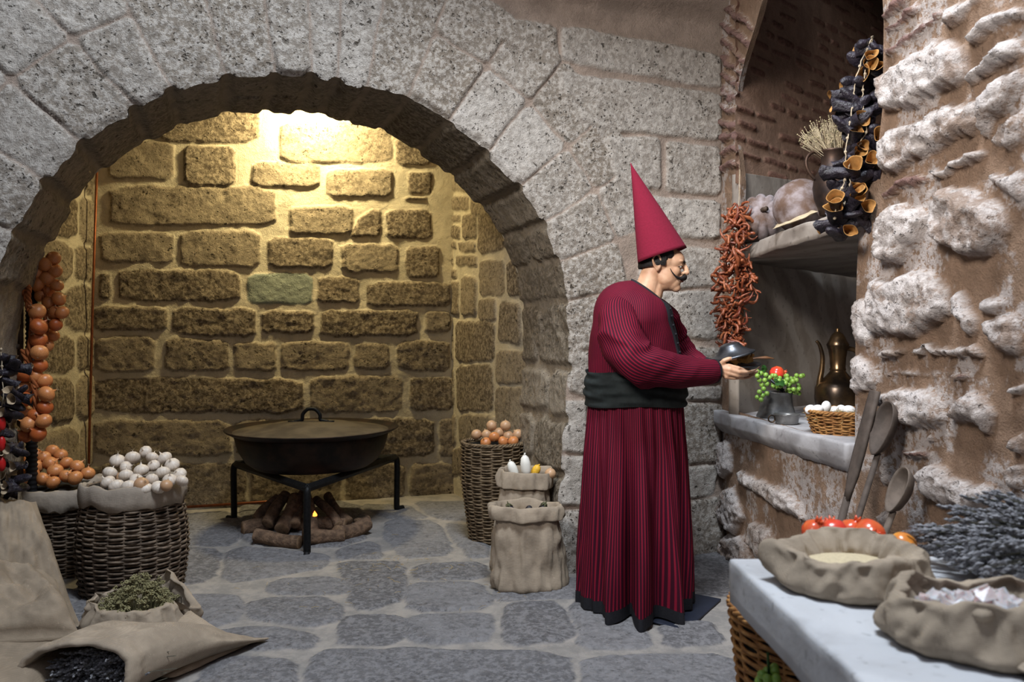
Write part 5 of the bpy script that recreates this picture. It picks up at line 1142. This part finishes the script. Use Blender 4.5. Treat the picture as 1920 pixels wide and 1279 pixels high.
# tall basket at right of the hearth
RB = Vector((-0.125, 5.16, 0))
basket('wicker_basket', RB, 0.63, lambda t: 0.142 + 0.055 * min(1, t * 1.6) , 18, 54, M_WICK_B, 'tall slim brown wicker basket topped with pale onions, right of the hearth', 0.0078)
d = MB(); d.lathe([(0.18, 0), (0.1, 0.03), (0.0, 0.05)], 24); o = d.build('basket_fill', M_DARK); bpy.data.objects.remove(o)
tb = [(1393,268,0),(1473,222,0),(1448,268,0),(1518,252,0),(1542,228,0),(1570,272,0),(1600,270,0),(1492,293,1),(1530,298,1),(1448,305,1),(1580,303,1)]
random.seed(6); labs = ['pale onion at the far left of the tall basket top', 'topmost pale onion on the tall basket', 'pale onion below and left of the topmost one on the tall basket', 'pale onion in the middle of the tall basket top', 'pale onion high at the back right of the tall basket', 'pale onion at the right of the tall basket top', 'pale onion at the far right edge of the tall basket',
     'orange onion in the middle under the pale ones on the tall basket', 'orange onion right of centre under the pale ones on the tall basket', 'orange onion left of centre at the rim of the tall basket', 'orange onion at the right rim of the tall basket']
pp = [tuple(P(400 + a * 0.3542, 720 + b * 0.3542, 5.14 + (0.03 if not k else -0.07))) for a, b, k in tb]; pr_ = relax(pp, [0.035] * len(pp))
for i, (q, (a, b, k)) in enumerate(zip(pr_, tb)): o = place('onion', ME_ONION if k else ME_PALE, q, 0.035); tag(o, labs[i], 'onion', 'onions on the tall basket')
# open sack of dried herb, low on the floor
def low_sack(name, label, c, a, b, h, seed, mat, n=140, open_=0.55, flap=None, rz=0.0, rimamp=0.25, z0=0.0, folds_=9):
    prof = [(0.75, 0.0), (0.97, 0.02), (1.06, 0.22), (1.03, 0.45), (0.97, 0.72), (0.93, 0.92), (0.86, 1.02), (0.79, 0.98), (open_ + 0.10, 0.80), (open_ + 0.02, 0.6), (open_, 0.45), (open_ * .98, 0.3)]
    P_ = smooth_path([(k, z, 0) for k, z in prof], 4); R = []
    for i, (k, z, _) in enumerate(P_):
        ring = []; s = i / (len(P_) - 1)
        for j in range(n):
            p_ = 2 * PI * j / n; cx, sy = math.cos(p_), math.sin(p_)
            w_ = float(fbm(cx * 1.7 + seed, sy * 1.7, s * 2 + seed, 1, 4)); w3 = math.sin(p_ * folds_ + 3 * float(fbm(cx * 1.2 + seed, sy * 1.2, s, 1, 2)) + seed)
            rg_ = (1 - 2 * abs(float(fbm(cx * 2.6 + seed * 1.3, sy * 2.6, s * 2.5, 1, 3)))) - 0.5; cr = (0.085 * w3 * abs(w3) + 0.05 * math.sin(p_ * 17 + 5 * w_)) * sst(0.35, 0.75, s); q = k * (1 + 0.14 * w_ + cr + 0.12 * rg_ * sst(0.02, 0.2, s) + 0.05 * ((1 - 2 * abs(float(fbm(cx * 5 + seed, sy * 5, s * 5, 1, 2)))) - 0.5) * sst(0.02, 0.2, s))
            zz = h * z * (1 + rimamp * float(fbm(cx * 1.1 + seed * 2, sy * 1.1, 1.5, 1, 3)) * sst(0.2, 0.5, s) * 1.6) + 0.05 * h * w3 * sst(0.4, 0.6, s)
            fx = flap(p_, s) if flap else (0, 0, 0)
            ring.append(Vector((a * q * cx + fx[0], b * q * sy + fx[1], max(0.0, zz) + fx[2])))
        R.append(ring)
    d = MB(); d.rings(R, True, (True, False)); o = d.build(name, mat); o.location = c; o.rotation_euler = (0, 0, rz); tag(o, label, 'sack'); return o
HCn = Vector((-1.72, 3.66, 0))
def flapf(p_, s):
    k = math.exp(-((p_ - 0.15) / 0.32) ** 2) * math.sin(PI * min(1, s * 1.2)) ; k2 = math.exp(-((p_ - 0.9) / 0.45) ** 2) * sst(0.3, 0.6, s)
    return (0.10 * k, -0.06 * k, 0.07 * k2 - 0.05 * k * sst(0.3, .7, s))
low_sack('burlap_sack', 'small open burlap sack of dried yellow green herb before the garlic basket', HCn, 0.22, 0.17, 0.13, 12.0, M_BURLAP, open_=0.78, flap=flapf)
def tuft(d, p_, r, n, mat=0):
    for _ in range(n):
        v = Vector((random.gauss(0, 1), random.gauss(0, 1), abs(random.gauss(0, 1)) * .6)).normalized() * r * random.uniform(0.5, 1); q = random.uniform(0.003, 0.0052); c_ = p_ + v
        d.add([c_ + Vector((q, 0, 0)), c_ + Vector((-q, 0, 0)), c_ + Vector((0, q, 0)), c_ + Vector((0, -q, 0)), c_ + Vector((0, 0, q)), c_ + Vector((0, 0, -q))], [(0, 2, 4), (2, 1, 4), (1, 3, 4), (3, 0, 4), (2, 0, 5), (1, 2, 5), (3, 1, 5), (0, 3, 5)], mat)
random.seed(31); d = MB()
for i in range(330):
    a = random.random() * 2 * PI; r = random.random() ** 0.5; x, y = 0.17 * r * math.cos(a), 0.135 * r * math.sin(a); zt_ = 0.07 + 0.115 * (1 - r * r) + (0.03 if x > -0.02 else 0); z = zt_ * random.uniform(0.75, 1.1)
    b_ = Vector((x * 0.7, y * 0.7, 0.03)); t_ = Vector((x + random.uniform(-.02, .02), y, z)); d.tube([b_, t_], [0.0016, 0.0012], 3); tuft(d, t_, 0.014, 12)
o = d.build('dried_herb', M_HERB, smooth=False); o.location = HCn; tag(o, 'heap of dried yellow green herb flowers in the small open sack', 'dried herb', kind='stuff')
# sack lying with its mouth to the camera, lavender inside
SM = [(-1.555, 2.86, 0.115), (-1.52, 2.98, 0.12), (-1.47, 3.12, 0.11), (-1.40, 3.26, 0.08), (-1.32, 3.38, 0.04), (-1.27, 3.45, 0.02)]
mr = [(0.205, 0.118), (0.225, 0.120), (0.245, 0.108), (0.25, 0.08), (0.235, 0.035), (0.22, 0.008)]
def lring(c_, a, b, s, seed, n=90):
    r = []
    for j in range(n):
        p_ = 2 * PI * j / n; w_ = float(fbm(math.cos(p_) * 1.8 + seed, math.sin(p_) * 1.8, s * 2.2, 1, 4)); z = c_[2] + b * math.sin(p_) * (1 + 0.16 * w_) + 0.012 * w_
        r.append(Vector((c_[0] + a * math.cos(p_) * (1 + 0.10 * w_), c_[1] - 0.05 * math.cos(p_) * 0 + 0.03 * w_, max(0.004, z))))
    return r
R = []; sp = smooth_path([(*a, *b) for a, b in zip(SM, mr)], 7)
inn = sp[:16][::-1]
for i, q in enumerate(inn): R.append(lring((q[0], q[1], q[2]), q[3] * 0.9, q[4] * 0.86, i * 0.01, 5.0))
f0 = sp[0]; R.append(lring((f0[0], f0[1] - 0.022, f0[2]), f0[3] * 0.95, f0[4] * 0.94, 0.05, 5.0)); R.append(lring((f0[0], f0[1] - 0.018, f0[2]), f0[3] * 1.05, f0[4] * 1.06, 0.05, 5.0))
for i, q in enumerate(sp): R.append(lring((q[0], q[1], q[2]), q[3] * (1.08 if i < 3 else 1), q[4] * (1.06 if i < 3 else 1), 0.06 + i * 0.03, 5.0))
d = MB(); d.rings(R, True, (True, True)); o = d.build('burlap_sack', M_BURLAP); tag(recenter(o), 'burlap sack lying on the floor, its open mouth full of grey lavender', 'sack')
qsack('empty corner of a burlap sack spread flat on the floor beside the lavender sack', [(-1.50, 3.05, .05), (-1.30, 3.06, .02), (-1.115, 3.40, .018), (-1.42, 3.52, .12)], 0.05, 7.0, 0.02, M_BURLAP)
def lavender(d, base, tip, ms=0):
    b, t = Vector(base), Vector(tip); dr = (t - b).normalized(); L = 0.055 + random.random() * 0.03; d.tube([b, b.lerp(t, 0.5) + Vector((0, 0, random.uniform(-.008, .008))), t], 0.0014, 3, 1)
    k = 9
    for i in range(k):
        c_ = t - dr * L * (i / k); sd = dr.orthogonal(); sd.rotate(Matrix.Rotation(random.random() * 6.28, 3, dr)); c_ = c_ + sd * 0.0035 * (1.3 if i > 1 else .4); q = 0.0058 * (0.6 + 0.5 * math.sin(PI * (i + 1) / (k + 1)))
        a_ = dr * q * 1.7; s1 = sd.normalized() * q; s2 = dr.cross(s1).normalized() * q
        d.add([c_ + s1, c_ - s1, c_ + s2, c_ - s2, c_ + a_, c_ - a_], [(0, 2, 4), (2, 1, 4), (1, 3, 4), (3, 0, 4), (2, 0, 5), (1, 2, 5), (3, 1, 5), (0, 3, 5)], 0)
random.seed(41); d = MB()
for i in range(300):
    a = random.uniform(0, 2 * PI); r = random.random() ** .5; bx, bz_ = -1.50 + 0.15 * r * math.cos(a), 0.10 + 0.07 * r * math.sin(a)
    if random.random() < .5: lavender(d, (bx + random.uniform(-.04, .04), 3.10, bz_ * .8 + .02), (bx * 1.0 + random.uniform(-.05, .05), 2.87 + random.uniform(-0.03, 0.1), max(.02, bz_ + random.uniform(-.02, .035))))
    else: lavender(d, (bx + random.uniform(0.06, .12), 3.0, bz_ + .0), (bx - random.uniform(0.0, .08), 2.88 + random.uniform(-.02, .08), max(.02, bz_ + random.uniform(-.01, .03))))
o = d.build('lavender', [M_LAV, M_LAVST], smooth=False); tag(recenter(o), 'grey dried lavender filling the mouth of the floor sack', 'lavender', kind='stuff')

# ------------------------------------------------------------------ in and around the niche
SZ = 0.868
ew = empty('brass_ewer', (1.80, 4.42, SZ), label='tall old brass ewer with spout and handle at the back of the niche', cat='ewer')
d = MB(); d.lathe([(0.0, 0), (0.085, 0), (0.095, 0.012), (0.115, 0.05), (0.122, 0.11), (0.120, 0.165), (0.108, 0.19), (0.10, 0.198), (0.085, 0.208), (0.062, 0.232), (0.045, 0.252), (0.040, 0.262), (0.045, 0.268), (0.040, 0.275), (0.043, 0.33), (0.050, 0.375), (0.056, 0.39), (0.056, 0.398)], 48); d.build('body', M_BRASS, ew)
d = MB(); d.lathe([(0.058, 0.396), (0.060, 0.405), (0.048, 0.425), (0.040, 0.445), (0.028, 0.465), (0.012, 0.475), (0.010, 0.485), (0.012, 0.492), (0.0, 0.497)], 40); d.build('lid', M_BRASS, ew)
d = MB(); d.tube(smooth_path([(0.05, 0, 0.385), (0.10, 0, 0.37), (0.125, 0, 0.32), (0.12, 0, 0.25), (0.105, 0, 0.20)], 5), 0.011, 10, flat=1.2); d.build('handle', M_BRASS, ew)
d = MB(); d.tube(smooth_path([(-0.105, 0, 0.12), (-0.10, 0, 0.2), (-0.088, 0, 0.27), (-0.085, 0, 0.34), (-0.10, 0, 0.40), (-0.118, 0, 0.425)], 5), list(np.linspace(0.018, 0.008, 26)), 10); d.build('spout', M_BRASS, ew)
mt = empty('pewter_pot', (1.475, 4.46, SZ), label='flared pewter pot of green grapes on the sill', cat='pot')
d = MB(); d.lathe([(0.0, 0), (0.108, 0), (0.110, 0.006), (0.098, 0.03), (0.087, 0.07), (0.084, 0.12), (0.088, 0.138), (0.092, 0.142), (0.084, 0.142), (0.078, 0.12), (0.0, 0.1)], 44); d.build('vessel', M_PEWTER, mt)
d = MB(); d.tube([(-0.075, -0.03, 0.24), (0.0, -0.05, 0.165), (0.02, -0.055, 0.15)], [0.006, 0.009, 0.011], 8); d.build('rod_handle', M_TINDK, mt)
def grapes(label, c, pts, r, seed):
    random.seed(seed); root = empty('grape_bunch', c, label=label, cat='grapes'); d = MB(); d.ball((0, 0, 0), 1, 14, 10); m_ = d.mesh('grape'); m_.materials.append(M_GRAPE)
    for p_ in relax([tuple(Vector(q)) for q in pts], [r] * len(pts)): o = bpy.data.objects.new('grape', m_); C.objects.link(o); o.parent = root; o.location = p_; o.scale = (r, r, r)
    d = MB(); d.tube([(0, 0, 0), (0, 0.01, 0.05)], 0.003, 6); d.build('stem', M_LEAF, root); return root
random.seed(8); gl = []
c = P(1440, 725, 4.36)
for a, b in ((1420,705),(1427,700),(1436,703),(1424,713),(1434,713),(1443,708),(1428,722),(1438,720),(1420,697),(1432,729),(1424,735),(1430,742),(1438,738),(1420,745),(1427,750)): gl.append(P(a, b, 4.34 + random.uniform(-.02, .02)) - c)
grapes('small bunch of green grapes at the left rim of the pewter pot', c, gl, 0.0135, 1)
c = P(1472, 725, 4.40); gl = []
for i in range(52):
    t = random.random(); gl.append(P(1448 + 60 * t, 708 + random.uniform(-4, 20 + 25 * max(0, t - .3)), 4.40 + random.uniform(-.05, .05)) - c)
rg = grapes('large bunch of green grapes drooping over the right rim of the pewter pot', c, gl, 0.013, 2)
def leaf_obj(label, c, r, rot):
    d = MB(); pts = []
    for j in range(26):
        p_ = 2 * PI * j / 26; k = 0.7 + 0.3 * abs(math.cos(2.5 * p_)); pts.append((r * k * math.cos(p_), r * k * math.sin(p_), 0.15 * r * math.sin(3 * p_)))
    V = [(0, 0, 0.1 * r)] + pts + [(0, 0, 0.1 * r - .001)] + [(a, b, z - .001) for a, b, z in pts]; n = 26
    d.add(V, [(0, 1 + j, 1 + (j + 1) % n) for j in range(n)] + [(n + 1, n + 2 + (j + 1) % n, n + 2 + j) for j in range(n)]); d.tube([(0, 0, 0), (-r * 1.2, 0, 0.2 * r)], 0.002, 5)
    o = d.build('vine_leaf', M_LEAF); o.location = c; o.rotation_euler = rot; tag(o, label, 'leaf', 'vine leaves on the pewter pot'); return o
leaf_obj('dark vine leaf sticking out left above the small grape bunch', P(1417, 697, 4.36), 0.022, (0.9, 0.3, 0)); leaf_obj('dark vine leaf curled up behind the small grape bunch', P(1433, 692, 4.38), 0.026, (1.3, 0.2, 0.6)); leaf_obj('pale green vine leaf lying over the big grape bunch', P(1462, 717, 4.33), 0.034, (0.8, 0.1, 0.2))
def pome(label, c, r, mat, rot, name='pomegranate', grp=None):
    root = empty(name, c, label=label, cat='pomegranate'); 
    if grp: root['group'] = grp
    d = MB(); d.lathe([(0.001, -r * .95), (r * .4, -r * .9), (r * .8, -r * .6), (r, 0), (r * .85, r * .52), (r * .5, r * .82), (r * .26, r * .93), (r * .24, r * 1.0)], 30, mod=lambda p_, t: 1 + 0.02 * math.cos(5 * p_), cap=(True, True)); d.build('fruit', mat, root)
    d = MB()
    for k in range(6): p_ = k * PI / 3; d.tube([(r * .2 * math.cos(p_), r * .2 * math.sin(p_), r * .92), (r * .24 * math.cos(p_), r * .24 * math.sin(p_), r * 1.12), (r * .38 * math.cos(p_), r * .38 * math.sin(p_), r * 1.28)], [r * .12, r * .10, r * .02], 5)
    d.build('calyx', mat, root); root.rotation_euler = rot; return root
pome('shiny red pomegranate sitting on top of the grapes in the niche', P(1457, 700, 4.46), 0.042, M_POME, (0.2, 1.5, 0.1))
cu = empty('handled_cup', (1.415, 4.12, SZ), label='small shallow metal cup with ring handle before the pewter pot', cat='cup')
d = MB(); d.lathe([(0.0, 0), (0.045, 0), (0.056, 0.006), (0.060, 0.03), (0.064, 0.048), (0.066, 0.052), (0.063, 0.055), (0.058, 0.045), (0.05, 0.012), (0.0, 0.008)], 40); d.build('bowl', M_PEWTER, cu)
d = MB(); d.tube([(-0.062 - 0.016 + 0.017 * math.cos(k), 0, 0.028 + 0.018 * math.sin(k)) for k in np.linspace(0, 2 * PI, 20)[:-1]], 0.004, 6, closed=True); d.build('handle', M_BRASS, cu)
eb = basket('egg_basket', (1.55, 3.76, SZ), 0.105, lambda t: 0.125 + 0.035 * t, 24, 13, M_WICK_Y, 'round golden wicker basket of straw and white eggs on the sill', 0.0062)
random.seed(9); d = MB()
for i in range(260):
    a = random.random() * 2 * PI; r = 0.145 * random.random() ** .5; p0 = Vector((r * math.cos(a), r * math.sin(a), 0.075 + random.uniform(0, 0.035))); v = Vector((random.gauss(0, 1), random.gauss(0, 1), random.uniform(-.2, .5))).normalized() * random.uniform(.02, .05); d.tube([p0 - v, p0, p0 + v + Vector((0, 0, -.006))], 0.0011, 3)
o = d.build('straw', M_STRAW, smooth=False); o.location = (1.55, 3.76, SZ); tag(o, 'dry straw bedding under the white eggs', 'straw', kind='stuff')
for k, (a, b, yy, lb) in enumerate(((1549, 763, 3.72, 'tallest white egg in the middle of the straw basket'), (1532, 768, 3.72, 'white egg left of the tallest egg in the straw'), (1519, 768, 3.76, 'white egg at the far left in the straw basket'), (1578, 768, 3.80, 'white egg behind right in the straw basket'), (1592, 769, 3.72, 'white egg at the right by the niche edge'), (1565, 770, 3.84, 'white egg at the back of the straw basket'))):
    d = MB(); d.ball((0, 0, 0), (0.022, 0.022, 0.029), 20, 14); o = d.build('egg', M_EGG); o.location = P(a, b, yy); o.rotation_euler = (1.2 if k else 0.3, 0.3 * k, k); tag(o, lb, 'egg', 'eggs in the straw basket')
# shelf goods
jg = empty('copper_jug', P(1562, 396, 3.92), label='dark copper jug of dried flowers standing on the upper stone shelf', cat='jug')
d = MB(); d.lathe([(0.0, -.02), (0.062, -.02), (0.066, 0.0), (0.088, 0.06), (0.096, 0.115), (0.088, 0.165), (0.066, 0.21), (0.056, 0.235), (0.055, 0.26), (0.062, 0.288), (0.068, 0.296), (0.062, 0.296), (0.05, 0.25), (0.0, 0.2)], 44); d.build('body', M_JUG, jg)
d = MB(); d.tube(smooth_path([(-0.062, 0, 0.285), (-0.10, 0, 0.288), (-0.128, 0, 0.262), (-0.130, 0, 0.22), (-0.110, 0, 0.18), (-0.088, 0, 0.155)], 5), 0.0085, 8); d.build('handle', M_JUG, jg)
random.seed(12); d = MB()
for i in range(95):
    a = random.uniform(-1, 1); t = Vector((-0.035 + a * 0.075 - 0.05 * abs(a) * (a < 0), random.uniform(-.06, .06), 0.30 + random.uniform(0.03, 0.16) * (1 - 0.35 * abs(a)))); b_ = Vector((a * .03, random.uniform(-.03, .03), 0.25)); m2 = b_.lerp(t, .6) + Vector((random.uniform(-.015, .015), 0, 0))
    d.tube([b_, m2, t], 0.0013, 3, 1)
    for q in range(3): e_ = t + Vector((random.uniform(-.018, .018), random.uniform(-.01, .01), random.uniform(-.02, .012))); d.tube([m2, e_], 0.0009, 3, 1); d.ball(e_, random.uniform(.0028, .0042), 6, 4, 0)
o = d.build('dried_flowers', [M_HERBFL, M_STALK], smooth=False); o.location = jg.location; tag(o, 'spray of dried tan flowers in the copper jug', 'dried flowers', kind='stuff')
def pumpkin(label, c, r, h, ribs, depth, name='pumpkin', tilt=(0, 0, 0), sxy=1.0):
    d = MB(); n = ribs * 10; R = []
    for i in range(20):
        th = -PI / 2 + PI * i / 19; ring = []
        for j in range(n):
            p_ = 2 * PI * j / n; k = 1 - depth * (1 - abs(math.sin(p_ * ribs / 2)) ** 0.6) * math.cos(th) ** .5; q = r * math.cos(th) ** 0.8 * k * (1 + 0.05 * float(fbm(math.cos(p_) * 2, math.sin(p_) * 2, th + r * 9, 1, 3)))
            ring.append(Vector((q * math.cos(p_) * sxy, q * math.sin(p_), h * math.sin(th) * (1 - 0.0) )))
        R.append(ring)
    d.rings(R, True, (True, True)); root = d.build(name, M_PUMP); d = MB(); d.tube([(0, 0, h * .9), (0.01, 0, h * 1.15), (0.02, 0, h * 1.25)], [0.018, 0.012, 0.014], 8); d.build('stem', M_DKWOOD, root); root.location = c; root.rotation_euler = tilt; tag(root, label, 'pumpkin'); return root
pumpkin('dusty ribbed brown pumpkin at the left end of the stone shelf', P(1428, 408, 4.50), 0.130, 0.12, 12, 0.16, tilt=(1.35, 0.2, -0.3))
pumpkin('larger dusty grey pumpkin between the ribbed one and the jug', P(1503, 388, 4.14), 0.142, 0.130, 8, 0.04, tilt=(1.2, 0.3, 0.2), sxy=1.05)
d = MB(); quilt(d, [P(1448, 430, 4.10), P(1535, 397, 3.90), P(1528, 392, 4.1), P(1455, 420, 4.3)], 0.02, 3, 20, 0.006); o = d.build('dry_husk', M_STALK); tag(recenter(o), 'dry pale husk lying on the shelf edge under the grey pumpkin', 'husk')
# wooden tools leaning on the wall
def spoon(label, top, bot, bw, bl_, mat, curve=0.03, ratio=0.55):
    top, bot = Vector(top), Vector(bot); ax_ = (top - bot).normalized(); nrm = Vector((-0.993, -0.119, 0)); nrm = (nrm - ax_ * nrm.dot(ax_)).normalized(); sd = ax_.cross(nrm).normalized()
    root = empty('wooden_spoon', bot, label=label, cat='spoon'); L = (top - bot).length
    d = MB(); d.tube([ax_ * t * (L - bl_ * 0.93) for t in (0, .3, .6, 1)], [0.015, 0.017, 0.015, 0.013], 10, flat=0.8); d.build('handle', mat, root)
    d = MB(); n = 36; R = []; c_ = ax_ * (L - bl_ / 2)
    for k, dz in ((0.02, -0.016), (0.5, -0.014), (0.8, -0.007), (0.95, 0.004), (1.0, 0.011), (0.97, 0.013), (0.90, 0.008), (0.7, -0.001), (0.4, -0.007), (0.02, -0.009)):
        R.append([c_ + (ax_ * math.cos(2 * PI * j / n) * bl_ / 2 * (1 - 0.0) + sd * math.sin(2 * PI * j / n) * bw / 2 * (1 + 0.18 * math.cos(2 * PI * j / n))) * k + nrm * dz * 1.8 for j in range(n)])
    d.rings(R, True, (True, True)); d.build('bowl', mat, root); return root
spoon('large dark wooden spoon leaning on the wall right of the niche', P(1676, 754, 3.02), P(1511, 1288, 3.02), 0.115, 0.215, M_WOOD_D)
spoon('smaller pale wooden spoon leaning lowest on the wall, right of the large one', P(1707, 879, 2.86), P(1529, 1326, 2.86), 0.095, 0.175, M_WOOD)
tp, bt = P(1641, 733, 3.10), P(1500, 1272, 3.10); ax_ = (tp - bt).normalized(); root = empty('wooden_paddle', bt, label='long flat wooden paddle leaning on the niche edge, left of the spoons', cat='paddle')
nrm = Vector((-0.993, -0.119, 0)); nrm = (nrm - ax_ * nrm.dot(ax_)).normalized(); sd = ax_.cross(nrm); L = (tp - bt).length
d = MB(); R = []
for t, w_ in ((1.0, 0.026), (0.995, 0.030), (0.90, 0.033), (0.78, 0.034), (0.71, 0.031), (0.66, 0.020), (0.62, 0.015)): R.append([ax_ * t * L + sd * w_ * a + nrm * b for a, b in ((-1, -.006), (-.5, -.011), (.5, -.011), (1, -.006), (1, .006), (.5, .011), (-.5, .011), (-1, .006))])
d.rings(R, True, (True, True)); d.build('blade', M_WOOD_D, root)
d = MB(); d.tube([ax_ * t * L for t in (0, .3, .63)], [0.015, 0.016, 0.014], 10); d.build('handle', M_WOOD_D, root)

# ------------------------------------------------------------------ marble table and what lies on it
tbz = 0.80
tb_ = empty('marble_table', (1.0, 1.4, 0), label='pale marble slab table at the lower right corner carrying sacks and lavender', cat='table')
o = slab('table_top', [(0.525, 1.935), (1.56, 1.985), (1.62, 0.9), (0.56, 0.85)], tbz - 0.105, tbz, M_MARBLE, 0.010, 0.010, 0.02, seed=2); o.parent = tb_; o.matrix_parent_inverse = Matrix.Translation((-1.0, -1.4, 0))
for x, y in ((0.66, 1.62), (1.45, 1.62), (0.70, 1.0), (1.45, 1.0)):
    d = MB(); d.box((x - 1.0, y - 1.4, (tbz - 0.105) / 2), (0.045, 0.045, (tbz - 0.108) / 2)); d.build('leg', M_TANWOOD, tb_, smooth=False, bevel=0.006)
ub = basket('wicker_basket', (0.80, 2.04, 0), 0.64, lambda t: 0.16 + 0.075 * t, 20, 52, M_WICK_Y, 'orange wicker basket standing on the floor under the marble table corner', 0.0068)
c = P(1442, 1268, 1.80); random.seed(3)
grapes('small bright green bunch of grapes beside the wicker basket under the table', c, [Vector((random.uniform(-.02, .02), random.uniform(-.02, .02), random.uniform(-.06, .012))) for _ in range(22)], 0.0105, 4)
S1 = Vector((0.735, 1.735, tbz)); S2 = Vector((0.845, 1.42, tbz))
def f1(p_, s): k = math.exp(-((p_ - PI * 0.97) / 0.22) ** 2) * math.sin(PI * min(1, s * 1.6)) ; return (-0.045 * k, 0.02 * k, 0.03 * k)
low_sack('burlap_sack', 'rolled open burlap sack of pale meal on the marble table', S1, 0.150, 0.142, 0.075, 21.0, M_BURLAP, open_=0.58, flap=f1, rimamp=0.26, folds_=7)
low_sack('burlap_sack', 'rolled open burlap sack of white salt crystals at the table corner', S2, 0.168, 0.145, 0.085, 27.0, M_BURLAP, open_=0.74, rimamp=0.3, folds_=6)
d = MB(); d.lathe([(0.100, 0.038), (0.085, 0.046), (0.04, 0.056), (0.0, 0.058)], 40, mod=lambda p_, t: 1 + 0.05 * math.sin(3 * p_)); o = d.build('meal', M_MEAL); o.location = S1; tag(o, 'pale yellow meal filling the rolled sack on the table', 'meal', kind='stuff')
random.seed(15); d = MB()
for i in range(150):
    a = random.random() * 6.28; r = random.random() ** .5; x, y = 0.118 * r * math.cos(a), 0.10 * r * math.sin(a); q = random.uniform(0.006, 0.017); z = 0.04 + 0.035 * (1 - r) + random.uniform(-.006, .006)
    mx = Matrix.Rotation(random.random() * 6, 3, Vector((random.random(), random.random(), random.random() + .1)).normalized()); V = [mx @ Vector((sx_ * q * random.uniform(.6, 1.1), sy * q * random.uniform(.6, 1.1), sz * q * random.uniform(.5, 1))) + Vector((x, y, z)) for sx_ in (-1, 1) for sy in (-1, 1) for sz in (-1, 1)]
    d.add(V, [(0, 1, 3, 2), (4, 6, 7, 5), (0, 4, 5, 1), (2, 3, 7, 6), (0, 2, 6, 4), (1, 5, 7, 3)])
o = d.build('salt_crystals', M_SALT, smooth=False); o.location = S2; tag(o, 'coarse white and pinkish salt crystals in the corner sack', 'salt', kind='stuff')
qsack('folded spare burlap sack lying flat under the salt sack', [(0.80, 1.17, tbz + .022), (1.15, 1.16, tbz + .022), (1.16, 1.33, tbz + .022), (0.78, 1.32, tbz + .02)], 0.035, 9.0, 0.006, M_BURLAP)
for lb, a, b, yy, r, m_, rot in (('red pomegranate at the left end of the row behind the meal sack', 1528, 998, 1.925, 0.032, M_POME, (0.4, 0.2, 0)), ('glossy red yellow pomegranate showing its stem, second in the row behind the meal sack', 1563, 1001, 1.915, 0.036, M_POME, (-0.9, 0.2, 0)), ('deep red pomegranate in the middle of the row, half behind its neighbours', 1597, 999, 1.97, 0.034, M_POME, (0.2, 0.4, 0)),
                             ('largest orange pomegranate with its crown turned to the camera', 1630, 1003, 1.93, 0.038, M_POME, (1.3, -0.4, 0)), ('yellow pomegranate at the right end by the lavender', 1692, 1024, 1.89, 0.033, M_POMEY, (1.4, 0.5, 0)), ('yellow orange pomegranate low between the red ones and the lavender', 1658, 1026, 1.88, 0.028, M_POMEY, (1.2, 0.1, 0))):
    pome(lb, P(a, b, yy), r, m_, rot, grp='pomegranates behind the meal sack')
d = MB(); d.lathe([(0.0, 0), (0.085, 0), (0.10, 0.02), (0.11, 0.035), (0.104, 0.036), (0.09, 0.018), (0.0, 0.012)], 36); d.v = [(x * 1.25, y * .62, z) for x, y, z in d.v]; o = d.build('wooden_bowl', M_TANWOOD); o.location = (0.83, 1.915, tbz); tag(o, 'low wooden bowl under the pomegranates, mostly hidden by the meal sack', 'bowl')
random.seed(51); lb_ = empty('lavender_bundle', (1.2, 1.75, tbz), label='big bundle of dried blue grey lavender lying on the marble table', cat='lavender'); d = MB()
for i in range(560):
    t = random.random(); lay = random.random(); y = 1.60 + 0.33 * random.random(); x = 0.92 + 0.45 * t + 0.05 * (1 - lay); z = tbz + 0.012 + lay * float(np.interp(t, [0, .15, .4, 1], [0.05, 0.09, 0.15, 0.17])); tip_ = Vector((x, y, z + 0.01))
    b_ = Vector((x + 0.21 + random.uniform(-.03, .03), 1.68 + (y - 1.75) * 0.6 + random.uniform(-.02, .02), tbz + 0.02 + lay * 0.10 - 0.03 * t)); lavender(d, b_ - lb_.location, tip_ - lb_.location)
d.build('stems_and_flowers', [M_LAV, M_LAVST], lb_, smooth=False)
d = MB(); d.tube([(0.30 + 0.0 * k, 0.0 + 0.09 * math.cos(k), 0.075 + 0.06 * math.sin(k)) for k in np.linspace(0, 2 * PI, 24)[:-1]], 0.004, 5, closed=True); d.build('tie', M_TWINE, lb_)

random.seed(77); d = MB()
for i in range(90):
    if i < 45: q_ = PF(random.gauss(735, 45), random.gauss(1065, 14))
    else: q_ = PF(random.uniform(430, 1010), random.uniform(1050, 1150))
    a = random.random() * 6.28; L = random.uniform(0.006, 0.028); v = Vector((math.cos(a), math.sin(a), 0)) * L; q_ = q_ + Vector((0, 0, 0.016)); d.tube([q_ - v, q_ + Vector((0, 0, .003)), q_ + v], 0.0011, 3)
o = d.build('straw_bits', M_STRAW, smooth=False); tag(o, 'scattered bits of straw and stalk on the floor before the hearth', 'straw', kind='stuff')
